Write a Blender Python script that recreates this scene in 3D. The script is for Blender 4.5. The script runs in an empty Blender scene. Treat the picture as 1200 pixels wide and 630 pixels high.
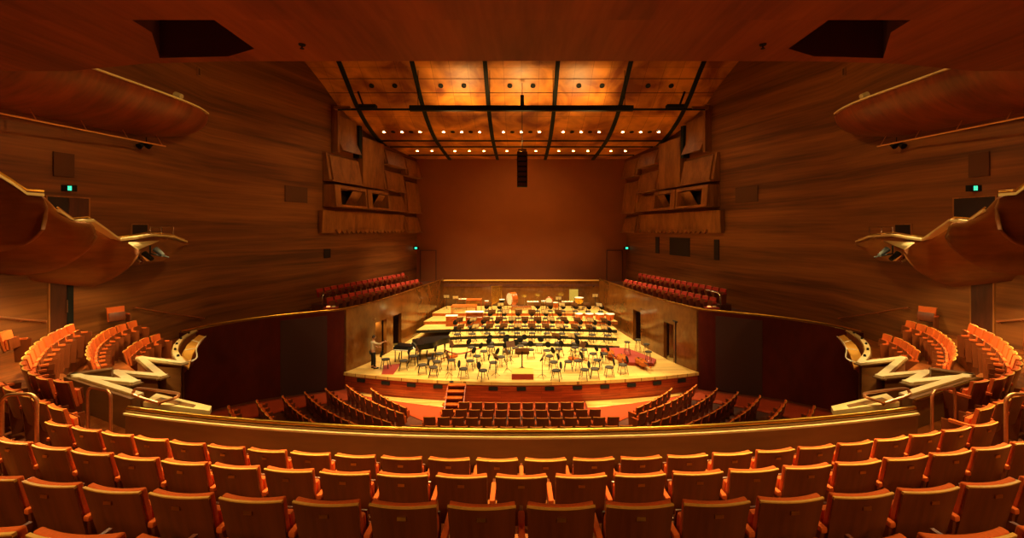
import bpy, bmesh, math, random
from mathutils import Vector, Matrix
random.seed(7)
C = bpy.context.scene.collection
PI = math.pi
CX, HY, F = 611.0, 268.0, 500.0      # principal point and focal length of the photograph, 1200x630 frame
CAMH = 10.0

def P(px, py, drop):                  # a pixel on a level plane `drop` metres below eye level
    y = drop * F / (py - HY)
    return Vector(((px - CX) / F * y, y, CAMH - drop))
def at(px, py, y):                    # a pixel at depth y
    return Vector(((px - CX) / F * y, y, CAMH - (py - HY) / F * y))

# ------------------------------------------------------------------ mesh builder
class MB:
    def __init__(s):
        s.v, s.f, s.m, s.sm, s.mats = [], [], [], [], []
    def mi(s, mat):
        if mat is None: return 0
        if mat not in s.mats: s.mats.append(mat)
        return s.mats.index(mat)
    def add(s, vs, fs, mat=None, smooth=False, M=None):
        b = len(s.v); k = s.mi(mat)
        for v in vs:
            v = Vector(v)
            s.v.append(M @ v if M is not None else v)
        for f in fs:
            s.f.append(tuple(b + i for i in f)); s.m.append(k); s.sm.append(smooth)
        return s
    def box(s, c, size, mat=None, M=None, bev=0.0):
        hx, hy, hz = size[0] / 2, size[1] / 2, size[2] / 2
        if bev <= 0:
            vs = [(c[0] + a * hx, c[1] + b * hy, c[2] + d * hz) for d in (-1, 1) for b in (-1, 1) for a in (-1, 1)]
            fs = [(0, 2, 3, 1), (4, 5, 7, 6), (0, 1, 5, 4), (2, 6, 7, 3), (0, 4, 6, 2), (1, 3, 7, 5)]
            return s.add(vs, fs, mat, False, M)
        b = min(bev, hx * .95, hy * .95, hz * .95)
        bm = bmesh.new(); bmesh.ops.create_cube(bm, size=1)
        for v in bm.verts: v.co = Vector((v.co.x * size[0], v.co.y * size[1], v.co.z * size[2]))
        bmesh.ops.bevel(bm, geom=bm.edges[:], offset=b, segments=2, profile=.6, affect='EDGES')
        vs = [tuple(v.co + Vector(c)) for v in bm.verts]
        bm.verts.index_update()
        fs = [tuple(v.index for v in f.verts) for f in bm.faces]
        bm.free()
        return s.add(vs, fs, mat, False, M)
    def tube(s, pts, r, n=8, mat=None, M=None, r2=None):
        pts = [Vector(p) for p in pts]; vs, fs = [], []
        L = len(pts)
        prev = None
        for i, p in enumerate(pts):
            d = (pts[min(i + 1, L - 1)] - pts[max(i - 1, 0)])
            d = d.normalized() if d.length > 1e-9 else Vector((0, 0, 1))
            if prev is None:
                a = d.orthogonal().normalized()
            else:
                a = prev - d * prev.dot(d)
                a = a.normalized() if a.length > 1e-6 else d.orthogonal().normalized()
            prev = a; b = d.cross(a)
            rr = r if r2 is None else r + (r2 - r) * i / max(1, L - 1)
            for k in range(n):
                t = 2 * PI * k / n
                vs.append(p + a * math.cos(t) * rr + b * math.sin(t) * rr)
        for i in range(L - 1):
            for k in range(n):
                fs.append((i * n + k, i * n + (k + 1) % n, (i + 1) * n + (k + 1) % n, (i + 1) * n + k))
        fs.append(tuple(reversed(range(n)))); fs.append(tuple((L - 1) * n + k for k in range(n)))
        return s.add(vs, fs, mat, True, M)
    def prism(s, poly, z0, z1, mat=None, M=None):
        n = len(poly)
        z0s = z0 if isinstance(z0, (list, tuple)) else [z0] * n
        z1s = z1 if isinstance(z1, (list, tuple)) else [z1] * n
        vs = [(p[0], p[1], z0s[i]) for i, p in enumerate(poly)] + [(p[0], p[1], z1s[i]) for i, p in enumerate(poly)]
        fs = [tuple(reversed(range(n))), tuple(range(n, 2 * n))] + [(i, (i + 1) % n, n + (i + 1) % n, n + i) for i in range(n)]
        return s.add(vs, fs, mat, False, M)
    def loft(s, rows, mat=None, closed=False, caps=False, smooth=True, M=None):
        n = len(rows[0]); vs = [p for r in rows for p in r]; fs = []
        for i in range(len(rows) - 1):
            for k in range(n if closed else n - 1):
                fs.append((i * n + k, i * n + (k + 1) % n, (i + 1) * n + (k + 1) % n, (i + 1) * n + k))
        if caps:
            fs.append(tuple(reversed(range(n)))); fs.append(tuple((len(rows) - 1) * n + k for k in range(n)))
        return s.add(vs, fs, mat, smooth, M)
    def lathe(s, prof, n=20, mat=None, M=None):
        rows = [[(r * math.cos(2 * PI * k / n), r * math.sin(2 * PI * k / n), z) for k in range(n)] for r, z in prof]
        return s.loft(rows, mat, True, True, True, M)
    def strip(s, path, w0, w1, z0, z1, mat=None):
        """a wall-like ribbon along a path [(x,y)], between offsets w0..w1 to its left, from z0 to z1 (numbers or per-point lists)"""
        n = len(path); L, R = [], []
        for i, p in enumerate(path):
            a = Vector(path[max(i - 1, 0)][:2]); b = Vector(path[min(i + 1, n - 1)][:2]); p2 = Vector(p[:2])
            d = (b - a).normalized(); nn = Vector((-d.y, d.x))
            if 0 < i < n - 1:
                d1 = (p2 - a).normalized(); c = max(.45, abs(nn.dot(Vector((-d1.y, d1.x)))))
                nn = nn / c
            L.append(p2 + nn * w0); R.append(p2 + nn * w1)
        g = lambda z, i: z[i] if isinstance(z, (list, tuple)) else z
        rows = [[(L[i].x, L[i].y, g(z0, i)), (R[i].x, R[i].y, g(z0, i)), (R[i].x, R[i].y, g(z1, i)), (L[i].x, L[i].y, g(z1, i))] for i in range(n)]
        return s.loft(rows, mat, True, True, False)
    def build(s, name, mat=None, parent=None):
        me = bpy.data.meshes.new(name)
        me.from_pydata([tuple(v) for v in s.v], [], s.f)
        ms = s.mats if s.mats else [mat]
        for m in ms: me.materials.append(m)
        me.polygons.foreach_set('material_index', s.m); me.polygons.foreach_set('use_smooth', s.sm)
        bm = bmesh.new(); bm.from_mesh(me); bmesh.ops.recalc_face_normals(bm, faces=bm.faces[:]); bm.to_mesh(me); bm.free()
        me.set_sharp_from_angle(angle=math.radians(40)); me.update()
        o = bpy.data.objects.new(name, me); C.objects.link(o)
        if parent is not None: o.parent = parent
        return o

def empty(name, loc=(0, 0, 0), rz=0.0):
    o = bpy.data.objects.new(name, None); C.objects.link(o)
    o.location = loc; o.rotation_euler = (0, 0, rz); o.empty_display_size = .2
    return o
def tag(o, label=None, cat=None, group=None, kind=None):
    if label: o['label'] = label
    if cat: o['category'] = cat
    if group: o['group'] = group
    if kind: o['kind'] = kind
    return o
def struct(o):
    o['kind'] = 'structure'; return o
KIDS = {}
def dup(root, loc, rz, label=None, group=None):
    def cp(o, parent):
        c = o.copy(); C.objects.link(c); c.parent = parent
        for ch in KIDS[o.name] if o.name in KIDS else KIDS.setdefault(o.name, list(o.children)): cp(ch, c)
        return c
    r = cp(root, None)
    r.location = loc; r.rotation_euler = (0, 0, rz)
    if label: r['label'] = label
    if group: r['group'] = group
    return r
def solid(o, t, off=0.0):
    m = o.modifiers.new('thickness', 'SOLIDIFY'); m.thickness = t; m.offset = off; return o

# ------------------------------------------------------------------ materials
def new_mat(name):
    m = bpy.data.materials.new(name); m.use_nodes = True
    nt = m.node_tree; b = nt.nodes['Principled BSDF']
    return m, nt, b
def L(c):                             # sRGB 0..255 -> linear
    return tuple(((v / 255) / 12.92 if v / 255 <= .04045 else ((v / 255 + .055) / 1.055) ** 2.4) for v in c) + (1.0,)
def plain(name, c, rough=.5, metal=0.0, var=.12, scale=30.0, emit=None, es=0.0, bump=0.0):
    m, nt, b = new_mat(name)
    tc = nt.nodes.new('ShaderNodeTexCoord'); nz = nt.nodes.new('ShaderNodeTexNoise'); nz.inputs['Scale'].default_value = scale
    nz.inputs['Detail'].default_value = 3
    nt.links.new(tc.outputs['Object'], nz.inputs['Vector'])
    rp = nt.nodes.new('ShaderNodeValToRGB'); c = L(c)
    rp.color_ramp.elements[0].position = .3; rp.color_ramp.elements[1].position = .7
    rp.color_ramp.elements[0].color = tuple(v * (1 - var) for v in c[:3]) + (1,)
    rp.color_ramp.elements[1].color = tuple(min(1, v * (1 + var)) for v in c[:3]) + (1,)
    nt.links.new(nz.outputs['Fac'], rp.inputs['Fac']); nt.links.new(rp.outputs['Color'], b.inputs['Base Color'])
    b.inputs['Roughness'].default_value = rough; b.inputs['Metallic'].default_value = metal
    if bump:
        bp = nt.nodes.new('ShaderNodeBump'); bp.inputs['Strength'].default_value = bump; bp.inputs['Distance'].default_value = .01
        nt.links.new(nz.outputs['Fac'], bp.inputs['Height']); nt.links.new(bp.outputs['Normal'], b.inputs['Normal'])
    if emit:
        b.inputs['Emission Color'].default_value = L(emit); b.inputs['Emission Strength'].default_value = es
    return m
def wood(name, dark, light, scale=(1, 1, 1), rough=.4, band=1.0, fine=9.0, rot=(0, 0, 0), spec=.5, lo=.35, hi=.68, planks=None, warp=.6):
    """veneer: long wavy bands (stretched noise) plus a fine grain in the same direction"""
    m, nt, b = new_mat(name); N = nt.nodes; K = nt.links
    tc = N.new('ShaderNodeTexCoord'); mp = N.new('ShaderNodeMapping')
    mp.inputs['Scale'].default_value = scale; mp.inputs['Rotation'].default_value = rot
    K.new(tc.outputs['Object'], mp.inputs['Vector'])
    n1 = N.new('ShaderNodeTexNoise'); n1.inputs['Scale'].default_value = band; n1.inputs['Detail'].default_value = 4; n1.inputs['Roughness'].default_value = .55; n1.inputs['Distortion'].default_value = warp
    n2 = N.new('ShaderNodeTexNoise'); n2.inputs['Scale'].default_value = fine; n2.inputs['Detail'].default_value = 5
    K.new(mp.outputs['Vector'], n1.inputs['Vector']); K.new(mp.outputs['Vector'], n2.inputs['Vector'])
    mx = N.new('ShaderNodeMix'); mx.data_type = 'FLOAT'; mx.inputs['Factor'].default_value = .3
    K.new(n1.outputs['Fac'], mx.inputs['A']); K.new(n2.outputs['Fac'], mx.inputs['B'])
    rp = N.new('ShaderNodeValToRGB'); rp.color_ramp.elements[0].position = lo; rp.color_ramp.elements[1].position = hi
    rp.color_ramp.elements[0].color = L(dark); rp.color_ramp.elements[1].color = L(light)
    K.new(mx.outputs['Result'], rp.inputs['Fac']); col = rp.outputs['Color']
    if planks:                         # (plank length, plank width, axis rotation)
        br = N.new('ShaderNodeTexBrick'); br.inputs['Scale'].default_value = 1.0
        br.inputs['Brick Width'].default_value = planks[0]; br.inputs['Row Height'].default_value = planks[1]
        br.inputs['Mortar Size'].default_value = planks[3] if len(planks) > 3 else .004
        br.inputs['Color1'].default_value = (.72, .72, .72, 1); br.inputs['Color2'].default_value = (1, 1, 1, 1); br.inputs['Mortar'].default_value = (.3, .25, .2, 1)
        m2 = N.new('ShaderNodeMapping'); m2.inputs['Rotation'].default_value = planks[2]
        K.new(tc.outputs['Object'], m2.inputs['Vector']); K.new(m2.outputs['Vector'], br.inputs['Vector'])
        mu = N.new('ShaderNodeMix'); mu.data_type = 'RGBA'; mu.blend_type = 'MULTIPLY'; mu.inputs['Factor'].default_value = 1.0
        K.new(col, mu.inputs['A']); K.new(br.outputs['Color'], mu.inputs['B']); col = mu.outputs['Result']
    K.new(col, b.inputs['Base Color'])
    b.inputs['Roughness'].default_value = rough; b.inputs['Specular IOR Level'].default_value = spec
    return m

M = {}
M['wall'] = wood('veneer_side_wall', (88, 43, 16), (156, 90, 38), (.06, .06, 1.5), .5, 1.0, 7, lo=.36, hi=.66, warp=.45)
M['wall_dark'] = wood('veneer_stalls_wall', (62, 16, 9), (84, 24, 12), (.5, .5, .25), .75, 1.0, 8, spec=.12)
M['soffit'] = wood('soffit_veneer', (114, 46, 19), (166, 80, 36), (1.0, .10, 1), .6, 1.0, 8, rot=(0, 0, 0), spec=.3)
M['hull'] = wood('hull_veneer', (98, 38, 16), (150, 66, 28), (.25, 1.1, .25), .42, 1.3, 8, spec=.4)
M['shell'] = wood('shell_veneer', (112, 62, 24), (166, 102, 44), (.2, .2, 1.0), .65, 1.2, 8, spec=.4)
M['module'] = wood('acoustic_module_veneer', (120, 68, 28), (176, 108, 50), (2.2, .8, .25), .45, 1.6, 9)
M['rear'] = plain('rear_wall_fabric', (150, 76, 28), .85, var=.05, scale=.7)
M['stagewall'] = wood('polished_stage_panelling', (96, 54, 18), (140, 84, 32), (.6, .6, .35), .16, 1.2, 10, spec=.7)
M['stage'] = wood('stage_floor_boards', (216, 160, 78), (246, 206, 120), (.25, 3, 1), .4, 1.4, 12, planks=(3.0, .16, (0, 0, 0), .006))
M['fascia'] = wood('stage_front_boards', (140, 48, 20), (196, 84, 34), (.4, .4, 5), .4, 1.6, 12, planks=(2.0, .12, (PI / 2, 0, 0), .006))
M['riser_black'] = plain('riser_front_black', (16, 12, 10), .6)
M['carpet'] = plain('red_carpet', (170, 58, 10), .95, var=.12, scale=25, bump=.3)
M['stallfloor'] = wood('stalls_floor_boards', (70, 28, 12), (120, 58, 24), (1, 1, 1), .55, 1.2, 9)
M['circlefloor'] = wood('circle_floor_boards', (104, 48, 18), (178, 96, 40), (1.6, .45, 1), .38, 2.2, 12)
M['seatwood'] = wood('seat_back_veneer', (98, 42, 17), (126, 58, 24), (9, 1, .6), .32, 1.0, 8, spec=.6)
M['edge'] = plain('plywood_edge', (232, 170, 76), .4, var=.06)
M['fabric'] = plain('orange_upholstery', (216, 92, 20), .85, var=.08, scale=60, bump=.2)
M['fabric_red'] = plain('red_upholstery', (176, 40, 14), .85, var=.08, scale=60)
M['brass'] = plain('brass', (212, 160, 66), .3, 1.0, var=.05)
M['chrome'] = plain('brushed_metal', (196, 184, 168), .25, 1.0, var=.04)
M['copper'] = plain('copper_tube', (226, 160, 112), .35, .9, var=.05)
M['cream'] = wood('pale_cap_timber', (222, 190, 128), (240, 214, 156), (1, 1, 1), .4, 1.5, 9)
M['balus'] = wood('balustrade_veneer', (112, 72, 32), (136, 90, 42), (.25, .25, 1.4), .5, 1.2, 9)
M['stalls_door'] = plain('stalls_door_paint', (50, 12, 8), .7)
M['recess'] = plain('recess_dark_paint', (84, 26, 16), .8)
M['black'] = plain('black_paint', (6, 5, 4), .85)
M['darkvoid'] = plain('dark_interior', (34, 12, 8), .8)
M['grille'] = plain('brown_grille_cloth', (92, 50, 24), .9, var=.15, scale=90)
M['door'] = wood('door_veneer', (60, 26, 12), (96, 44, 20), (2, 2, .3), .5, 1.3, 8)
M['white'] = plain('white_card', (236, 226, 200), .6, var=.03)
M['paper'] = plain('sheet_music_paper', (236, 226, 196), .7, var=.05)
M['green'] = plain('exit_green', (40, 200, 150), .5, emit=(60, 235, 180), es=1.6)
M['lamp'] = plain('lamp_glass', (255, 236, 190), .4, emit=(255, 226, 160), es=30.0)
M['skin'] = plain('skin', (206, 146, 108), .55, var=.04)
M['hair'] = plain('brown_hair', (52, 32, 20), .7)
M['shirt'] = plain('pale_shirt', (214, 196, 160), .8)
M['trousers'] = plain('dark_trousers', (26, 20, 20), .8)
M['pianoblack'] = plain('piano_lacquer', (8, 7, 6), .3, var=.02)
M['stand_desk'] = plain('bronze_desk', (96, 56, 28), .45, .3)
M['chairseat'] = plain('grey_brown_seat', (52, 38, 24), .8)
M['instr'] = wood('varnished_wood', (150, 62, 18), (204, 104, 34), (1, 1, 4), .25, 2, 9)
M['rosewood'] = plain('orange_bars', (226, 110, 40), .4)
M['redbox'] = plain('red_platform_cloth', (150, 38, 14), .7)
M['gold'] = plain('gold_lacquer', (226, 178, 70), .25, .9)

# copper ceiling with mottled patches and panel joints
def ceiling_mat():
    m, nt, b = new_mat('copper_ceiling_panels'); N = nt.nodes; K = nt.links
    tc = N.new('ShaderNodeTexCoord'); n = N.new('ShaderNodeTexNoise'); n.inputs['Scale'].default_value = .5; n.inputs['Detail'].default_value = 5; n.inputs['Distortion'].default_value = .6
    K.new(tc.outputs['Object'], n.inputs['Vector'])
    rp = N.new('ShaderNodeValToRGB'); e = rp.color_ramp.elements; e[0].position = .35; e[1].position = .66
    e[0].color = L((140, 62, 16)); e[1].color = L((246, 156, 56)); K.new(n.outputs['Fac'], rp.inputs['Fac'])
    br = N.new('ShaderNodeTexBrick'); br.offset = 0; br.inputs['Scale'].default_value = 1
    br.inputs['Brick Width'].default_value = 1.075; br.inputs['Row Height'].default_value = 1.7; br.inputs['Mortar Size'].default_value = .012
    br.inputs['Color1'].default_value = (.8, .8, .8, 1); br.inputs['Color2'].default_value = (1, 1, 1, 1); br.inputs['Mortar'].default_value = (.45, .4, .35, 1)
    K.new(tc.outputs['Object'], br.inputs['Vector'])
    mu = N.new('ShaderNodeMix'); mu.data_type = 'RGBA'; mu.blend_type = 'MULTIPLY'; mu.inputs['Factor'].default_value = 1
    K.new(rp.outputs['Color'], mu.inputs['A']); K.new(br.outputs['Color'], mu.inputs['B']); K.new(mu.outputs['Result'], b.inputs['Base Color'])
    b.inputs['Roughness'].default_value = .42; b.inputs['Specular IOR Level'].default_value = .4
    return m
M['ceil'] = ceiling_mat()

def Z(drop): return CAMH - drop
ORD = ['first', 'second', 'third', 'fourth', 'fifth', 'sixth', 'seventh', 'eighth', 'ninth', 'tenth', 'eleventh', 'twelfth', 'thirteenth', 'fourteenth', 'fifteenth', 'sixteenth', 'seventeenth', 'eighteenth', 'nineteenth', 'twentieth'] + ['twenty-' + w for w in ('first', 'second', 'third', 'fourth', 'fifth', 'sixth', 'seventh', 'eighth', 'ninth')] + ['thirtieth'] + ['thirty-' + w for w in ('first', 'second', 'third', 'fourth', 'fifth')]
# ================================================================== THE ROOM
def mir(pts, s): return [(s * -1 * p[0] if s > 0 else p[0],) + tuple(p[1:]) for p in pts]   # points are given for the left side (x < 0)
SIDE = {-1: 'left', 1: 'right'}
def X(x, s): return x if s < 0 else -x

WALL = [(-16.2, -4.0), (-15.6, 4.0), (-14.95, 10.5), (-14.6, 13.0), (-14.25, 15.4), (-14.6, 20.0), (-12.3, 26.6), (-9.45, 38.5)]
W2A, W2B = Vector((-14.6, 20.0)), Vector((-12.3, 26.6))
W3A, W3B = Vector((-12.3, 26.6)), Vector((-9.45, 38.5))
def on_wall(px, py, out=0.0, seg=None):
    """a left-hand pixel thrown on the left wall, `out` metres into the room"""
    k = (px - CX) / F
    best = None
    for a, b in ([seg] if seg else list(zip(WALL[1:-1], WALL[2:]))):
        a, b = Vector(a[:2]), Vector(b[:2]); d = b - a
        den = d.x - k * d.y
        if abs(den) < 1e-9: continue
        t = (k * a.y - a.x) / den
        if seg or -1e-6 <= t <= 1 + 1e-6:
            p = a + d * t; n = Vector((d.y, -d.x)).normalized()
            if n.x < 0: n = -n
            z = CAMH - (py - HY) / F * p.y
            best = Vector((p.x + n.x * out, p.y + n.y * out, z)); break
    return best

def lerp(a, b, t): return a + (b - a) * t
def smooth_path(pts, n):
    """Catmull-Rom through 2-D/3-D points, n samples per span"""
    pts = [Vector(p) for p in pts]; out = []
    for i in range(len(pts) - 1):
        p0, p1, p2, p3 = pts[max(i - 1, 0)], pts[i], pts[i + 1], pts[min(i + 2, len(pts) - 1)]
        for k in range(n):
            t = k / n
            out.append(.5 * ((2 * p1) + (-p0 + p2) * t + (2 * p0 - 5 * p1 + 4 * p2 - p3) * t * t + (-p0 + 3 * p1 - 3 * p2 + p3) * t ** 3))
    out.append(pts[-1]); return out
def resample(pts, n):
    pts = [Vector(p) for p in pts]; d = [0]
    for a, b in zip(pts, pts[1:]): d.append(d[-1] + (b - a).length)
    out = []
    for k in range(n):
        t = d[-1] * k / (n - 1); j = 0
        while j < len(d) - 2 and d[j + 1] < t: j += 1
        out.append(pts[j].lerp(pts[j + 1], (t - d[j]) / max(1e-9, d[j + 1] - d[j])))
    return out

# parapet of the stage boxes and stalls wall, left side (rear to front of the hall), top 4.3 m under eye level
PAR = smooth_path([(-6.6, 36.2), (-7.65, 29.3), (-8.4, 25.3), (-9.35, 22.7), (-10.4, 21.9), (-12.2, 20.6), (-13.5, 19.0), (-13.95, 17.6)], 5)
PTOP, STG, STL = Z(4.3), Z(7.6), Z(8.65)

# ---- side walls
for s in (-1, 1):
    w = MB(); path = mir(WALL, s)
    if s > 0: path = list(reversed(path))
    w.strip(path, 0, .35, Z(9.5), Z(-15), M['wall'])
    struct(w.build('wall_' + SIDE[s]))
# ---- rear wall: tall fabric wall, polished panelling under it
w = MB(); w.box((0, 38.75, Z(-1.2)), (22, .4, 18), M['rear']); struct(w.build('wall_rear'))
w = MB(); w.box((0, 36.5, (Z(4.42) + STG) / 2), (13.6, .3, STG * -1 + Z(4.42)), M['stagewall'])
w.box((0, 36.47, Z(4.40)), (13.7, .4, .06), M['edge']); struct(w.build('wall_rear_stage_panelling'))
w = MB(); w.prism([(-9.6, 36.3), (9.6, 36.3), (9.6, 38.6), (-9.6, 38.6)], Z(4.9), Z(4.7), M['stallfloor']); struct(w.build('floor_rear_gallery'))
w = MB(); w.box((0, -4.2, Z(0)), (34, .3, 30), M['wall']); struct(w.build('wall_back_of_circle'))

# ---- stage side walls with door openings (left wall given; openings by depth)
def stage_wall(s):
    """PAR from the rear corner to the stage front: panels between openings, then the parapet out over the stalls"""
    opens = [(28.2, 29.35, 2.1), (24.35, 25.35, 2.12)] if s > 0 else [(26.95, 28.1, 2.1), (25.0, 26.1, 2.12)]
    st = MB(); n = 60
    pts = resample(PAR, n * 3)
    seg = []; runs = []
    def inside(y):
        for a, b, h in opens:
            if a < y < b: return h
        return None
    prev = None
    for p in pts:
        h = inside(p.y) if p.y > 22.6 else None
        if h != prev and seg:
            runs.append((prev, seg + [p])); seg = []
        seg.append(p); prev = h
    runs.append((prev, seg))
    for h, sg in runs:
        sg = mir([(q.x, q.y) for q in sg], s)
        if s > 0: sg = [(a, b) for a, b in sg]
        o0, o1 = (0, .22) if s > 0 else (-.22, 0)
        lowy = [STG if q[1] > 22.3 else Z(8.75) for q in sg]
        if h:
            st.strip(sg, o0, o1, STG + h, PTOP, M['stagewall'])
        else:
            near = [q for q in sg]
            hi = [q for q in near if q[1] >= 22.6]; lo = [q for q in near if q[1] <= 22.75]
            if len(hi) > 1: st.strip(hi, o0, o1, STG - 1.05, PTOP, M['stagewall'])
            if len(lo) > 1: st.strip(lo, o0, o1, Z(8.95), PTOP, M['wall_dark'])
    return st
def sidepath(pts, s): return mir([(q[0], q[1]) for q in pts], s)
for s in (-1, 1):
    struct(stage_wall(s).build('wall_stage_' + SIDE[s]))
    # cap rail on the parapet
    c = MB(); pth = sidepath(PAR, s); o = (-.02, .26) if s > 0 else (-.26, .02)
    c.strip(pth, o[0], o[1], PTOP, PTOP + .035, M['stagewall'])
    rl = [(q[0] + (.05 if s > 0 else -.05), q[1], PTOP + .085) for q in pth]
    struct(c.build('trim_parapet_cap_' + SIDE[s]))
    r = MB(); r.tube(rl, .035, 8, M['brass'])
    for q in rl[::5]: r.tube([(q[0], q[1], PTOP + .035), q], .012, 6, M['brass'])
    tag(r.build('parapet_rail'), f'thin brass rail running along the curved parapet on the {SIDE[s]} of the stage', 'rail')
    # dark rooms behind the openings
    for (ya, yb, hh) in (((28.2, 29.35, 2.1), (24.35, 25.35, 2.12)) if s > 0 else ((26.95, 28.1, 2.1), (25.0, 26.1, 2.12))):
        xx = (-7.75 if ya > 26 else -8.55) if s > 0 else (-8.1 if ya > 26 else -8.4)
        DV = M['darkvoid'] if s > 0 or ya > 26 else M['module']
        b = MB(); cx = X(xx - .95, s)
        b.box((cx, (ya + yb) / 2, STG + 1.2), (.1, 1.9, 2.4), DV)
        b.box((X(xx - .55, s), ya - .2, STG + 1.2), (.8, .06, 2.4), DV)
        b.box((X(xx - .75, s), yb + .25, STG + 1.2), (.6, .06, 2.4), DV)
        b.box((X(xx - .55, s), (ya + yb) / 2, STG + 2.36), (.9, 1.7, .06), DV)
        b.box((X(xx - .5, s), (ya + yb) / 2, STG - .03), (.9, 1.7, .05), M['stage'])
        struct(b.build('wall_stage_door_lobby'))
    # stage doors standing open: leaf leans back into the lobby
    d = empty('stage_door', (X(-8.74 if s > 0 else -8.5, s), 25.26 if s > 0 else 26.0, STG + .01), (-1.02 if s < 0 else 1.02))
    tag(d, f'tall veneered stage door standing ajar in the {SIDE[s]} stage wall', 'door')
    b = MB(); b.box((0, -.37, 1.03), (.05, .72, 2.04), M['stagewall'], bev=.006); dl_ = b.build('door_leaf', None, d)
    b = MB(); b.tube([(X(.02, -s), -.62, .95), (X(.07, -s), -.62, .97), (X(.07, -s), -.62, 1.25), (X(.02, -s), -.62, 1.27)], .012, 6, M['chrome']); b.build('door_handle', None, dl_)

for s in (-1, 1):
    sg = [(q.x + .0, q.y) for q in resample(PAR, 120) if 20.9 < q.y < 22.15]
    m = MB(); o = (-.03, .0) if s > 0 else (0, .03)
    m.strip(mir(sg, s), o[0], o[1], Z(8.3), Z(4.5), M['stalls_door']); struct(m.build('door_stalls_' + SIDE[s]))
# ---- stage boxes floor behind the parapet (between parapet and side wall)
for s in (-1, 1):
    f = MB()
    inner = [Vector((q.x - .25, q.y)) for q in PAR if q.y > 19]
    outer = [(-9.7, 38.3), (-12.3, 26.8), (-14.4, 20.2), (-14.35, 19)]
    poly = sidepath([(q.x, q.y) for q in inner], s) + list(reversed(sidepath(outer, s)))
    f.prism(poly, Z(4.95), Z(4.72), M['stallfloor'])
    mid = sidepath([(-8.1, 33.6), (-9.0, 29.5), (-10.75, 24.4), (-11.9, 24.6), (-10.3, 31), (-9.2, 34)], s)
    struct(f.build('floor_stage_box_' + SIDE[s]))
    f = MB(); f.prism(sidepath([(-8.15, 34.0), (-9.15, 29.3), (-10.85, 24.1), (-12.0, 24.4), (-11.75, 26.6), (-10.4, 33.6)], s), Z(4.72), Z(4.32), M['stallfloor'])
    struct(f.build('floor_stage_box_step_' + SIDE[s]))

# ---- stage
R_ST = 31.0
def stage_front(x): return 21.15 + (R_ST - math.sqrt(R_ST ** 2 - x * x))
front = [(x * .5, stage_front(x * .5)) for x in range(-19, 20)]
left = [(q.x, q.y) for q in PAR if q.y > 22.7]
poly = front + [(-a, b) for a, b in reversed(left)] + left
f = MB(); f.prism(poly, STG - .16, STG, M['stage']); struct(f.build('floor_stage'))
f = MB(); f.strip(front, .06, .3, STL - .4, STG - .16, M['fascia'])
struct(f.build('wall_stage_front'))
# small vents in the stage front
v0 = None
for i in range(13):
    x = -8.4 + i * 1.4
    if abs(x + 2.8) < .1: continue
    y = stage_front(x); a = math.atan2(x, R_ST)
    if v0 is None:
        v0 = empty('stage_vent', (0, 0, 0)); tag(v0, 'small dark vent', 'vent', 'vents along the front of the stage')
        b = MB(); b.box((0, 0, 0), (.46, .06, .18), M['black']); b.build('vent_opening', None, v0)
        b = MB()
        for k in range(4): b.box((0, -.022, -.066 + k * .044), (.44, .012, .012), M['fascia'])
        b.build('slat', None, v0); r = v0
    else: r = dup(v0, (0, 0, 0), 0)
    r.location = (x, y + .04, STG - .34); r.rotation_euler = (0, 0, a)
    k = abs(i - 6)
    r['label'] = 'small dark vent in middle of the red stage front below the podium' if k == 0 else f'small dark vent in the red stage front, {ORD[k-1]} {"left" if i < 6 else "right"} of the middle one'
# ---- risers on the stage
RIS = [(27.7, 7.38, -4.6, 6.2, .020), (28.75, 7.16, -4.9, 6.3, .016), (29.85, 6.94, -7.2, 6.6, .010), (31.3, 6.72, -7.1, 7.0, .006), (32.95, 6.5, -6.9, 6.8, .0)]
for i, (y0, dr, xa, xb, c) in enumerate(RIS):
    n = 16; fr = []
    for k in range(n + 1):
        x = lerp(xa, xb, k / n); fr.append((x, y0 - c * x * x))
    wl = lambda y: 6.75 + (36.2 - y) * .135
    yb_ = 36.2
    f = MB(); poly = fr + [(min(xb, 6.3), 36.0 - .25 * i * 0), (max(xa, -6.3), 36.0)]
    pz = MB(); pz.prism(poly, STG if i == 0 else Z(RIS[i - 1][1]), Z(dr) - .03, M['riser_black'] if i < 3 else M['instr'])
    pz.prism(poly, Z(dr) - .03, Z(dr), M['stage'])
    o = pz.build('stage_riser'); tag(o, f'wide stage riser with {"black" if i < 3 else "orange"} front and pale boards, {ORD[i]} step up from the stage floor', 'riser', 'stage risers')

# ---- stalls floor (dished towards the stage)
def SF(x, y): return 8.65 - .088 * max(0, math.hypot(x, y - 28) - 8.9)
g = MB(); nx, ny = 40, 24; vs, fs = [], []
for j in range(ny + 1):
    for i in range(nx + 1):
        x = -15 + 30 * i / nx; y = 5 + 19 * j / ny
        vs.append((x, y, Z(SF(x, y))))
for j in range(ny):
    for i in range(nx):
        a = j * (nx + 1) + i; fs.append((a, a + 1, a + nx + 2, a + nx + 1))
g.add(vs, fs, M['stallfloor']); struct(solid(g.build('floor_stalls'), .1, -1))
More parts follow.
